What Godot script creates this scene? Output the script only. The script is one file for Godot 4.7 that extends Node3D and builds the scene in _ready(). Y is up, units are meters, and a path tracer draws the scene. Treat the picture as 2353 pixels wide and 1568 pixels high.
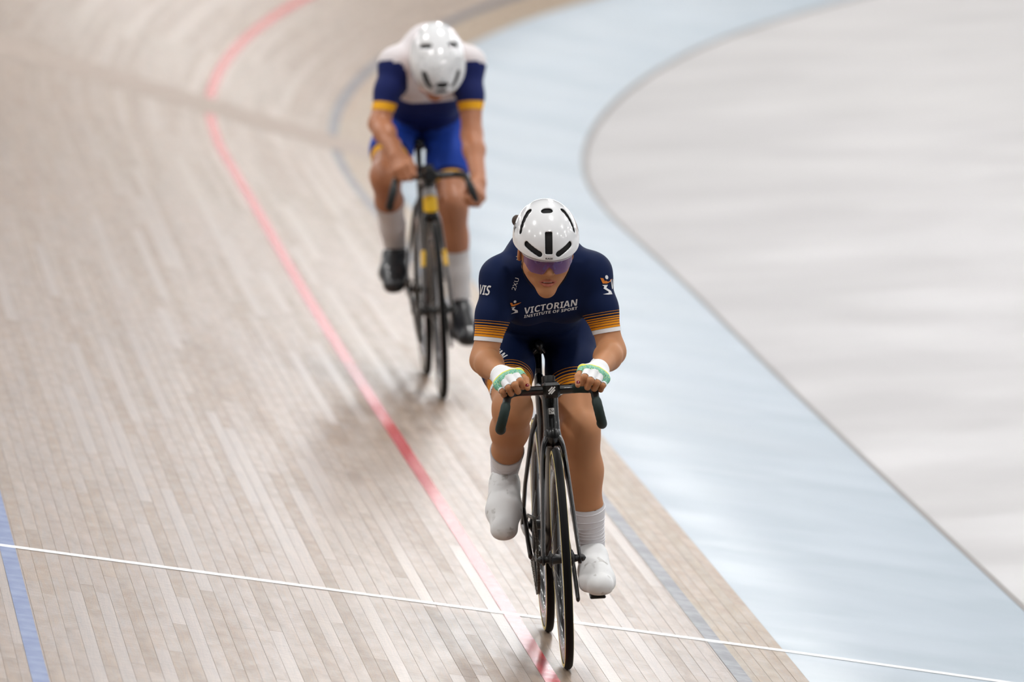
extends Node3D
# A velodrome: two track cyclists come out of the bend towards the camera. Metres, y up.

# ------------------------------------------------------------------ shapes
class Sh:
	var v := PackedVector3Array()
	var nn := PackedVector3Array()   # given normals (empty: computed)
	var uv := PackedVector2Array()
	var c := PackedColorArray()
	var f := PackedInt32Array()

	func quad(a: int, b: int, d: int, e: int) -> void:  # counter-clockwise seen from outside
		f.append_array([a, d, b, a, e, d])

	func flat(a: Vector3, b: Vector3, d: Vector3, e: Vector3) -> void:
		var i := v.size()
		v.append_array([a, b, d, e])
		quad(i, i + 1, i + 2, i + 3)

	func tube(pts: Array, rad: Array, sides := 12, side_axis := Vector3.RIGHT, cap := true) -> void:
		# swept section; a radius is a number or a Vector2 (along side_axis, across)
		var rings := []
		var n := pts.size()
		var ps := []
		var rs := []
		for i in n:
			ps.append(pts[i])
			rs.append(rad[i] if rad[i] is Vector2 else Vector2(rad[i], rad[i]))
		var list := []
		for i in n:
			var t: Vector3 = ((ps[min(i + 1, n - 1)] as Vector3) - (ps[max(i - 1, 0)] as Vector3)).normalized()
			list.append([ps[i], t, rs[i]])
		if cap:
			var r0: Vector2 = rs[0]
			var r1: Vector2 = rs[n - 1]
			var t0: Vector3 = list[0][1]
			var t1: Vector3 = list[n - 1][1]
			var m0 := minf(r0.x, r0.y)
			var m1 := minf(r1.x, r1.y)
			for q in [0.45, 0.8, 0.97]:
				var s := sqrt(1.0 - q * q)
				list.push_front([(ps[0] as Vector3) - t0 * m0 * q, t0, Vector2(r0.x - m0 * (1.0 - s), r0.y - m0 * (1.0 - s))])
				list.push_back([(ps[n - 1] as Vector3) + t1 * m1 * q, t1, Vector2(r1.x - m1 * (1.0 - s), r1.y - m1 * (1.0 - s))])
		var last := -1
		var prev := side_axis
		for e in list:
			var t: Vector3 = e[1]
			var sx: Vector3 = (prev - t * prev.dot(t)).normalized()
			prev = sx
			var sy := t.cross(sx)
			var start := v.size()
			for k in sides:
				var a := TAU * k / sides
				v.append((e[0] as Vector3) + sx * cos(a) * (e[2] as Vector2).x + sy * sin(a) * (e[2] as Vector2).y)
			if last >= 0:
				for k in sides:
					var k1 := (k + 1) % sides
					quad(last + k, last + k1, start + k1, start + k)
			last = start
		if cap:
			var first := v.size() - list.size() * sides
			for k in range(1, sides - 1):
				f.append_array([first, first + k, first + k + 1])
				f.append_array([last, last + k + 1, last + k])

	func lathe(at: Vector3, prof: Array, seg := 64) -> void:
		# prof: Vector2(x, r), turned about the x axis through at; a repeated point makes a sharp edge
		var last := -1
		for i in prof.size():
			var p: Vector2 = prof[i]
			var start := v.size()
			for k in seg:
				var a := TAU * k / seg
				v.append(at + Vector3(p.x, p.y * cos(a), p.y * sin(a)))
			if last >= 0 and (prof[i - 1] as Vector2).distance_to(p) > 1e-6:
				for k in seg:
					var k1 := (k + 1) % seg
					quad(last + k, last + k1, start + k1, start + k)
			last = start

	func box(at: Vector3, half: Vector3, b := Basis.IDENTITY, bev := 0.002) -> void:
		var h := half - Vector3(bev, bev, bev)
		for ax in 3:
			for s in [-1.0, 1.0]:
				var u := (ax + 1) % 3
				var w := (ax + 2) % 3
				var q := []
				for k in [[-1, -1], [1, -1], [1, 1], [-1, 1]]:
					var o := Vector3()
					o[ax] = s * half[ax]
					o[u] = k[0] * h[u]
					o[w] = k[1] * h[w]
					q.append(at + b * o)
				if s > 0: flat(q[0], q[1], q[2], q[3])
				else: flat(q[3], q[2], q[1], q[0])
		for ax in 3:   # bevels along axis ax
			var u := (ax + 1) % 3
			var w := (ax + 2) % 3
			for su in [-1.0, 1.0]:
				for sw in [-1.0, 1.0]:
					var q := []
					for e in [[0, -1], [1, -1], [1, 1], [0, 1]]:
						var o := Vector3()
						o[ax] = e[1] * h[ax]
						o[u] = su * (half[u] if e[0] == 0 else h[u])
						o[w] = sw * (h[w] if e[0] == 0 else half[w])
						q.append(at + b * o)
					if su * sw > 0: flat(q[3], q[2], q[1], q[0])
					else: flat(q[0], q[1], q[2], q[3])
		for sx in [-1.0, 1.0]:
			for sy in [-1.0, 1.0]:
				for sz in [-1.0, 1.0]:
					var i := v.size()
					v.append(at + b * Vector3(sx * half.x, sy * h.y, sz * h.z))
					v.append(at + b * Vector3(sx * h.x, sy * half.y, sz * h.z))
					v.append(at + b * Vector3(sx * h.x, sy * h.y, sz * half.z))
					if sx * sy * sz > 0: f.append_array([i, i + 2, i + 1])
					else: f.append_array([i, i + 1, i + 2])

	func grid(rows: Array, wrap := false) -> void:
		# rows of Vector3 arrays; rows run up, columns run right, seen from outside
		var base := v.size()
		var m: int = rows[0].size()
		for r in rows:
			for p in r: v.append(p)
		for j in rows.size() - 1:
			for i in (m if wrap else m - 1):
				var i1 := (i + 1) % m
				quad(base + j * m + i, base + j * m + i1, base + (j + 1) * m + i1, base + (j + 1) * m + i)

	func mesh(mat: Material = null) -> ArrayMesh:
		var a := []
		a.resize(Mesh.ARRAY_MAX)
		if nn.size() != v.size():
			nn = PackedVector3Array()
			nn.resize(v.size())
			for t in range(0, f.size(), 3):
				var n := (v[f[t + 2]] - v[f[t]]).cross(v[f[t + 1]] - v[f[t]])
				nn[f[t]] += n
				nn[f[t + 1]] += n
				nn[f[t + 2]] += n
			for i in nn.size():
				nn[i] = nn[i].normalized() if nn[i].length_squared() > 1e-24 else Vector3.UP
		a[Mesh.ARRAY_VERTEX] = v
		a[Mesh.ARRAY_NORMAL] = nn
		a[Mesh.ARRAY_INDEX] = f
		if uv.size() == v.size(): a[Mesh.ARRAY_TEX_UV] = uv
		if c.size() == v.size(): a[Mesh.ARRAY_COLOR] = c
		var m := ArrayMesh.new()
		m.add_surface_from_arrays(Mesh.PRIMITIVE_TRIANGLES, a)
		if mat: m.surface_set_material(0, mat)
		return m

# ------------------------------------------------------------------ blended solids (distance fields meshed as surface nets)
class Field:
	var typ := PackedInt32Array()
	var A := PackedVector3Array()
	var BA := PackedVector3Array()
	var il := PackedFloat32Array()
	var ra := PackedFloat32Array()
	var dr := PackedFloat32Array()
	var kk := PackedFloat32Array()
	var cut := PackedInt32Array()
	var grp := PackedInt32Array()
	var bi := []
	var every := PackedInt32Array()

	func put(t: int, a: Vector3, b: Vector3, r0: float, r1: float, k: float, g: int, sub: int, basis: Basis) -> void:
		every.append(typ.size())
		typ.append(t)
		A.append(a)
		BA.append(b)
		il.append(1.0 / maxf(b.length_squared(), 1e-9))
		ra.append(r0)
		dr.append(r1 - r0)
		kk.append(maxf(k, 1e-4))
		grp.append(g)
		cut.append(sub)
		bi.append(basis)

	func cone(a: Vector3, b: Vector3, r0: float, r1: float, k := 0.02, g := 0, sub := 0) -> void:
		put(0, a, b - a, r0, r1, k, g, sub, Basis.IDENTITY)

	func ball(a: Vector3, r: float, k := 0.02, g := 0, sub := 0) -> void:
		put(0, a, Vector3(0, 1e-4, 0), r, r, k, g, sub, Basis.IDENTITY)

	func egg(a: Vector3, r: Vector3, k := 0.02, g := 0, sub := 0, basis := Basis.IDENTITY) -> void:
		put(1, a, r, 0, 0, k, g, sub, basis.transposed())

	func block(a: Vector3, half: Vector3, rnd: float, k := 0.004, g := 0, sub := 0, basis := Basis.IDENTITY) -> void:
		put(2, a, half, rnd, rnd, k, g, sub, basis.transposed())

	func below(a: Vector3, n: Vector3, k := 0.004) -> void:   # cut away what lies under the plane
		put(3, a, n.normalized(), 0, 0, k, 0, 1, Basis.IDENTITY)

	func one(i: int, p: Vector3) -> float:
		var q := p - A[i]
		var t := typ[i]
		if t == 0:
			var h := clampf(q.dot(BA[i]) * il[i], 0.0, 1.0)
			return (q - BA[i] * h).length() - ra[i] - dr[i] * h
		if t == 1:
			q = (bi[i] as Basis) * q
			var r := BA[i]
			var k0 := (q / r).length()
			return k0 * (k0 - 1.0) / maxf((q / (r * r)).length(), 1e-6)
		if t == 2:
			q = ((bi[i] as Basis) * q).abs() - BA[i] + Vector3(ra[i], ra[i], ra[i])
			return q.max(Vector3.ZERO).length() + minf(maxf(q.x, maxf(q.y, q.z)), 0.0) - ra[i]
		return q.dot(BA[i])

	func ev(p: Vector3, ids: PackedInt32Array) -> float:
		var d := 1e3
		for i in ids:
			var q := p - A[i]
			var e: float
			if typ[i] == 0:
				var h := clampf(q.dot(BA[i]) * il[i], 0.0, 1.0)
				e = (q - BA[i] * h).length() - ra[i] - dr[i] * h
			else:
				e = one(i, p)
			var k := kk[i]
			if cut[i]:
				e = -e
				var h := maxf(k - absf(d - e), 0.0)
				d = maxf(d, e) + h * h / (4.0 * k)
			else:
				var h := maxf(k - absf(d - e), 0.0)
				d = minf(d, e) - h * h / (4.0 * k)
		return d

	func grad(p: Vector3, ids: PackedInt32Array, e := 0.0008) -> Vector3:
		var a := ev(p + Vector3(e, -e, -e), ids)
		var b := ev(p + Vector3(-e, -e, e), ids)
		var c := ev(p + Vector3(-e, e, -e), ids)
		var d := ev(p + Vector3(e, e, e), ids)
		return (Vector3(1, -1, -1) * a + Vector3(-1, -1, 1) * b + Vector3(-1, 1, -1) * c + Vector3(1, 1, 1) * d).normalized()

	func trace(p: Vector3, dir: Vector3, off: float) -> Vector3:   # from p along dir to the surface swollen by off
		var t := 0.0
		for i in 48:
			var d := ev(p + dir * t, every) - off
			if d < 0.0003: break
			t += d * 0.9
			if t > 0.8: break
		return p + dir * t

	func net(cell: float, lo_in = null, hi_in = null) -> Dictionary:
		const N := 6
		var lo := Vector3.ONE * 1e9
		var hi := -lo
		for i in typ.size():
			if cut[i]: continue
			var r: Vector3 = BA[i] if typ[i] == 1 else BA[i] + Vector3.ONE * ra[i]
			if typ[i] == 0:
				var m := maxf(ra[i], ra[i] + dr[i])
				r = Vector3(m, m, m)
				lo = lo.min(A[i] + BA[i] - r)
				hi = hi.max(A[i] + BA[i] + r)
			elif typ[i] == 1:
				var m := maxf(r.x, maxf(r.y, r.z))
				r = Vector3(m, m, m)
			else:
				r = Vector3.ONE * BA[i].length()
			lo = lo.min(A[i] - r)
			hi = hi.max(A[i] + r)
		if lo_in != null:
			lo = lo.max(lo_in)
			hi = hi.min(hi_in)
		lo -= Vector3.ONE * cell * 2.5
		hi += Vector3.ONE * cell * 2.5
		var bx := int(ceil((hi.x - lo.x) / cell / N))
		var by := int(ceil((hi.y - lo.y) / cell / N))
		var bz := int(ceil((hi.z - lo.z) / cell / N))
		var nx := bx * N
		var ny := by * N
		var nz := bz * N
		var val := PackedFloat32Array()
		val.resize(nx * ny * nz)
		val.fill(1.0)
		var vix := PackedInt32Array()
		vix.resize(nx * ny * nz)
		vix.fill(-1)
		var blocks := []
		var lists := []
		var R := cell * N * 0.87 + cell
		for z in bz:
			for y in by:
				for x in bx:
					var cc := lo + Vector3(x + 0.5, y + 0.5, z + 0.5) * (cell * N)
					var dm := 1e3
					var ds := PackedFloat32Array()
					for i in every:
						var e := one(i, cc)
						ds.append(e)
						if not cut[i] and e < dm: dm = e
					if dm > R + 0.02: continue
					var ids := PackedInt32Array()
					for i in every:
						if (cut[i] and ds[i] < R + kk[i]) or (not cut[i] and ds[i] < dm + 2.0 * R + kk[i]): ids.append(i)
					var dc := ev(cc, ids)
					if dc > R * 1.3 + 0.012: continue
					if dc < -R * 1.3 - 0.012:
						for k in N:
							for j in N:
								var o := ((z * N + k) * ny + y * N + j) * nx + x * N
								for i in N: val[o + i] = -1.0
						continue
					blocks.append(Vector3i(x, y, z))
					lists.append(ids)
					for k in N:
						for j in N:
							var o := ((z * N + k) * ny + y * N + j) * nx + x * N
							var p := lo + Vector3(x * N, y * N + j, z * N + k) * cell
							for i in N:
								val[o + i] = ev(p, ids)
								p.x += cell
		var vv := PackedVector3Array()
		var nn := PackedVector3Array()
		var gg := PackedInt32Array()
		var cells := PackedInt32Array()
		var sxy := nx * ny
		var off := PackedInt32Array([0, 1, nx, nx + 1, sxy, sxy + 1, sxy + nx, sxy + nx + 1])
		var ea := PackedInt32Array([0, 2, 4, 6, 0, 1, 4, 5, 0, 1, 2, 3])
		var eb := PackedInt32Array([1, 3, 5, 7, 2, 3, 6, 7, 4, 5, 6, 7])
		for bn in blocks.size():
			var b: Vector3i = blocks[bn]
			var ids: PackedInt32Array = lists[bn]
			for k in N:
				var z := b.z * N + k
				if z >= nz - 1: continue
				for j in N:
					var y := b.y * N + j
					if y >= ny - 1: continue
					for i in N:
						var x := b.x * N + i
						if x >= nx - 1: continue
						var o := (z * ny + y) * nx + x
						var s := val[o] < 0.0
						if (val[o + 1] < 0.0) == s and (val[o + nx] < 0.0) == s and (val[o + nx + 1] < 0.0) == s and (val[o + sxy] < 0.0) == s and (val[o + sxy + 1] < 0.0) == s and (val[o + sxy + nx] < 0.0) == s and (val[o + sxy + nx + 1] < 0.0) == s: continue
						var sum := Vector3.ZERO
						var cnt := 0
						for e in 12:
							var a := ea[e]
							var c := eb[e]
							var va := val[o + off[a]]
							var vb := val[o + off[c]]
							if (va < 0.0) == (vb < 0.0): continue
							var t := va / (va - vb)
							sum += Vector3(a & 1, (a >> 1) & 1, a >> 2).lerp(Vector3(c & 1, (c >> 1) & 1, c >> 2), t)
							cnt += 1
						var p := lo + (Vector3(x, y, z) + sum / cnt) * cell
						var n := grad(p, ids, cell * 0.3)
						var d := ev(p, ids)
						p -= n * clampf(d, -cell * 0.5, cell * 0.5)
						var best := 1e3
						var g := 0
						for q in ids:
							if cut[q]: continue
							var e := one(q, p)
							if e < best:
								best = e
								g = grp[q]
						vix[o] = vv.size()
						vv.append(p)
						nn.append(n)
						gg.append(g)
						cells.append(o)
		var ff := PackedInt32Array()
		for i in cells.size():
			var o := cells[i]
			var s := val[o] < 0.0
			var x := o % nx
			var y := (o / nx) % ny
			var z := o / sxy
			for ax in 3:
				var st := 1 if ax == 0 else nx if ax == 1 else sxy
				if (val[o + st] < 0.0) == s: continue
				var u := nx if ax == 0 else sxy if ax == 1 else 1
				var w := sxy if ax == 0 else 1 if ax == 1 else nx
				if (ax != 0 and x == 0) or (ax != 1 and y == 0) or (ax != 2 and z == 0): continue
				var a := vix[o]
				var b := vix[o - u]
				var c := vix[o - u - w]
				var d := vix[o - w]
				if a < 0 or b < 0 or c < 0 or d < 0: continue
				if s: ff.append_array([a, c, b, a, d, c])
				else: ff.append_array([a, b, c, a, c, d])
		# make every face clockwise seen from outside
		for t in range(0, ff.size(), 3):
			var n := (vv[ff[t + 2]] - vv[ff[t]]).cross(vv[ff[t + 1]] - vv[ff[t]])
			if n.dot(nn[ff[t]] + nn[ff[t + 1]] + nn[ff[t + 2]]) < 0.0:
				var q := ff[t + 1]
				ff[t + 1] = ff[t + 2]
				ff[t + 2] = q
		return {"v": vv, "n": nn, "g": gg, "f": ff}

static func whole(m: Dictionary, into: Sh = null) -> Sh:
	var s := into if into else Sh.new()
	var o := s.v.size()
	s.v.append_array(m.v)
	s.nn.append_array(m.n)
	for i in m.f: s.f.append(i + o)
	return s

static func cloth(m: Dictionary, g: PackedFloat32Array, off: float, uvs := PackedVector2Array()) -> Sh:
	# the part of mesh m where g > 0, lifted by off along the normals, its edge turned back to the skin
	var s := Sh.new()
	var at := {}
	var has := uvs.size() > 0
	var vv: PackedVector3Array = m.v
	var nn: PackedVector3Array = m.n
	var ff: PackedInt32Array = m.f
	for t in range(0, ff.size(), 3):
		var ids := [ff[t], ff[t + 1], ff[t + 2]]
		var pos := 0
		for i in ids:
			if g[i] > 0.0: pos += 1
		if pos == 0: continue
		var poly := []
		var cuts := []
		for k in 3:
			var i: int = ids[k]
			var j: int = ids[(k + 1) % 3]
			if g[i] > 0.0:
				if not at.has(i):
					at[i] = s.v.size()
					s.v.append(vv[i] + nn[i] * off)
					s.nn.append(nn[i])
					if has: s.uv.append(uvs[i])
				poly.append(at[i])
			if (g[i] > 0.0) != (g[j] > 0.0):
				var key := Vector2i(mini(i, j), maxi(i, j))
				if not at.has(key):
					var q := g[key.x] / (g[key.x] - g[key.y])
					at[key] = s.v.size()
					var n := nn[key.x].lerp(nn[key.y], q).normalized()
					s.v.append(vv[key.x].lerp(vv[key.y], q) + n * off)
					s.nn.append(n)
					if has: s.uv.append(uvs[key.x].lerp(uvs[key.y], q) if uvs[key.x].x == uvs[key.y].x else (uvs[key.x] if g[key.x] > 0.0 else uvs[key.y]))
				poly.append(at[key])
				cuts.append(at[key])
		for k in range(1, poly.size() - 1): s.f.append_array([poly[0], poly[k], poly[k + 1]])
		if cuts.size() == 2:
			var a: int = cuts[0]
			var b: int = cuts[1]
			var o := s.v.size()
			for e in [a, b, a, b]:
				var low := s.v.size() - o >= 2
				s.v.append(s.v[e] - s.nn[e] * (off + 0.001) * (1.0 if low else 0.0))
				s.nn.append(s.nn[e])
				if has: s.uv.append(s.uv[e])
			s.f.append_array([o, o + 1, o + 2, o + 1, o + 3, o + 2])
	return s

# ------------------------------------------------------------------ naming and materials
var taken := {}

func numbered(called: String) -> String:
	taken[called] = taken.get(called, -1) + 1
	return called if taken[called] == 0 else "%s_%03d" % [called, taken[called]]

func tag(o: Node3D, label: String, category := "", group := "", kind := "") -> Node3D:
	if label: o.set_meta("label", label)
	if category: o.set_meta("category", category)
	if group: o.set_meta("group", group)
	if kind: o.set_meta("kind", kind)
	return o

func thing(called: String, label: String, category: String, at := Vector3.ZERO, turn := 0.0, group := "", kind := "") -> Node3D:
	var o := Node3D.new()
	o.name = numbered(called)
	add_child(o)
	o.position = at
	o.rotation.y = turn
	return tag(o, label, category, group, kind)

func part(called: String, sh: Sh, mat: Material, parent: Node3D, label := "") -> MeshInstance3D:
	var o := MeshInstance3D.new()
	o.name = called
	o.mesh = sh.mesh(mat)
	parent.add_child(o, true)
	if label: o.set_meta("label", label)
	return o

func group_part(called: String, parent: Node3D) -> Node3D:
	var o := Node3D.new()
	o.name = called
	parent.add_child(o, true)
	return o

func mat(col: Color, rough := 0.5, metal := 0.0, coat := 0.0, spec := 0.5) -> StandardMaterial3D:
	var m := StandardMaterial3D.new()
	m.albedo_color = col
	m.roughness = rough
	m.metallic = metal
	m.metallic_specular = spec
	if coat > 0.0:
		m.clearcoat_enabled = true
		m.clearcoat = coat
		m.clearcoat_roughness = 0.03
	return m

static func rgb(r: int, g: int, b: int) -> Color:
	return Color8(r, g, b)

# ------------------------------------------------------------------ the track's shape
# inner edge of the blue band every 2 m of its length, with the slope of the boards and of the band (degrees)
const TX := [3.138, 2.999, 2.860, 2.721, 2.582, 2.443, 2.304, 2.165, 2.026, 1.888, 1.749, 1.608, 1.465, 1.323, 1.185, 1.049, 0.918, 0.786, 0.644, 0.502, 0.414, 0.416, 0.505, 0.674, 0.925, 1.278, 1.798, 2.462, 3.284, 4.264, 5.395, 6.669, 8.075, 9.604, 11.242, 12.977, 14.795, 16.680, 18.618, 20.592, 22.587, 24.586, 26.572, 28.530, 30.442, 32.294, 34.070, 35.755, 37.336, 38.799]
const TZ := [-16.640, -18.635, -20.630, -22.626, -24.621, -26.616, -28.611, -30.606, -32.601, -34.597, -36.592, -38.587, -40.582, -42.577, -44.572, -46.567, -48.563, -50.559, -52.553, -54.548, -56.546, -58.546, -60.544, -62.537, -64.521, -66.489, -68.419, -70.305, -72.128, -73.871, -75.519, -77.060, -78.481, -79.770, -80.916, -81.909, -82.742, -83.408, -83.900, -84.215, -84.349, -84.303, -84.075, -83.669, -83.086, -82.333, -81.414, -80.339, -79.114, -77.752]
const TB := [10.74, 10.74, 10.74, 10.74, 10.74, 10.74, 10.74, 10.74, 10.91, 11.16, 11.42, 11.70, 12.01, 12.36, 12.76, 13.24, 13.90, 14.84, 16.13, 17.77, 19.60, 21.40, 22.98, 24.22, 25.16, 25.89, 26.51, 28.55, 30.46, 32.08, 33.45, 34.61, 35.59, 36.42, 37.12, 37.72, 38.22, 38.65, 39.01, 39.32, 39.57, 39.79, 39.98, 40.13, 40.27, 40.38, 40.48, 40.56, 40.62, 40.68]
const TA := [11.18, 11.18, 11.18, 11.18, 11.18, 11.18, 11.18, 11.18, 11.35, 11.58, 11.78, 11.92, 11.98, 11.95, 11.81, 11.58, 11.33, 11.16, 11.12, 11.25, 11.42, 11.51, 11.41, 11.04, 10.50, 9.92, 9.44, 9.39, 9.39, 9.39, 9.39, 9.39, 9.39, 9.39, 9.39, 9.39, 9.39, 9.39, 9.39, 9.39, 9.39, 9.39, 9.39, 9.39, 9.39, 9.39, 9.39, 9.39, 9.39, 9.39]
const BAND := 1.059      # width of the blue band
const S_END := 94.0
var frames := []

func frame_at(s: float) -> Array:   # [point, outward, slope of the boards, slope of the band, along]
	var i := clampi(int(s / 2.0), 1, TX.size() - 3)
	var t := s / 2.0 - i
	var x := cubic_interpolate(TX[i], TX[i + 1], TX[i - 1], TX[i + 2], t)
	var z := cubic_interpolate(TZ[i], TZ[i + 1], TZ[i - 1], TZ[i + 2], t)
	var e := 0.02
	var dx := cubic_interpolate(TX[i], TX[i + 1], TX[i - 1], TX[i + 2], t + e) - cubic_interpolate(TX[i], TX[i + 1], TX[i - 1], TX[i + 2], t - e)
	var dz := cubic_interpolate(TZ[i], TZ[i + 1], TZ[i - 1], TZ[i + 2], t + e) - cubic_interpolate(TZ[i], TZ[i + 1], TZ[i - 1], TZ[i + 2], t - e)
	var along := Vector3(dx, 0, dz).normalized()
	return [Vector3(x, 0, z), Vector3(along.z, 0, -along.x), deg_to_rad(lerpf(TB[i], TB[i + 1], t)), deg_to_rad(lerpf(TA[i], TA[i + 1], t)), along]

func spot(fr: Array, off: float, lift := 0.0) -> Vector3:   # off: metres up the boards from their lower edge
	var o: Vector3 = fr[1]
	var p: Vector3 = fr[0]
	var a: float = fr[3]
	var b: float = fr[2]
	if off <= 0.0:
		var w := off + BAND
		return p + o * (w * cos(a) - lift * sin(a)) + Vector3.UP * (w * sin(a) + lift * cos(a))
	return p + o * (BAND * cos(a) + off * cos(b) - lift * sin(b)) + Vector3.UP * (BAND * sin(a) + off * sin(b) + lift * cos(b))

func ribbon(s0: float, s1: float, o0: float, o1: float, lift: float, step := 0.5, cross := 1) -> Sh:   # a painted strip along the track
	var sh := Sh.new()
	var n := int(ceil((s1 - s0) / step))
	var rows := []
	for j in n + 1:
		var s := lerpf(s0, s1, float(j) / n)
		var fr := frame_at(s)
		var row := []
		for i in cross + 1: row.append(spot(fr, lerpf(o1, o0, float(i) / cross), lift))
		rows.append(row)
		for i in cross + 1: sh.uv.append(Vector2(lerpf(o1, o0, float(i) / cross), s))
	sh.grid(rows)
	return sh

# ------------------------------------------------------------------ the scene
func _ready() -> void:
	# camera: a 400 mm lens in the stand at the end of the straight
	var cam := Camera3D.new()
	cam.name = "camera"
	cam.fov = 3.43532
	cam.near = 0.5
	cam.far = 400.0
	var lens := CameraAttributesPhysical.new()
	lens.frustum_focal_length = 400.0
	lens.frustum_focus_distance = 34.15
	lens.exposure_aperture = 4.5
	lens.frustum_near = 0.5
	lens.frustum_far = 400.0
	cam.attributes = lens
	add_child(cam)
	cam.fov = 3.43532
	cam.position = Vector3(0, 4.5619, 0)
	cam.basis = Basis(Vector3.RIGHT, -0.0939573) * Basis(Vector3.BACK, -0.0537403)
	cam.current = true
	# light inside the hall comes from the roof lamps and the lit window band; outside is an even overcast sky
	var env := Environment.new()
	env.background_mode = Environment.BG_COLOR
	env.background_color = Color(0.8, 0.84, 0.88)
	env.tonemap_mode = Environment.TONE_MAPPER_LINEAR
	env.tonemap_exposure = EXPOSURE
	env.sdfgi_enabled = true
	env.ssao_enabled = true
	env.ssil_enabled = true
	var we := WorldEnvironment.new()
	we.name = "environment"
	we.environment = env
	add_child(we)
	build_hall()
	build_track()
	build_bike(Vector3(0.11353, 0.36371, -33.95565), deg_to_rad(3.0), false)
	build_bike(Vector3(-0.27043, 0.33978, -42.65135), deg_to_rad(3.8), true)
	build_rider_front(Vector3(0.11353, 0.36371, -33.95565), deg_to_rad(3.0))
	build_rider_back(Vector3(-0.27043, 0.33978, -42.65135), deg_to_rad(3.8))

const EXPOSURE := 2.6
const LAMP_ENERGY := 30.0
const WINDOW_GLOW := 2.15

# ------------------------------------------------------------------ hall
func slab(called: String, at: Vector3, half: Vector3, m: Material, label := "") -> MeshInstance3D:
	var sh := Sh.new()
	sh.box(at, half, Basis.IDENTITY, 0.01)
	var o := part(numbered(called), sh, m, self)
	tag(o, label, "", "", "structure")
	return o

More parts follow.
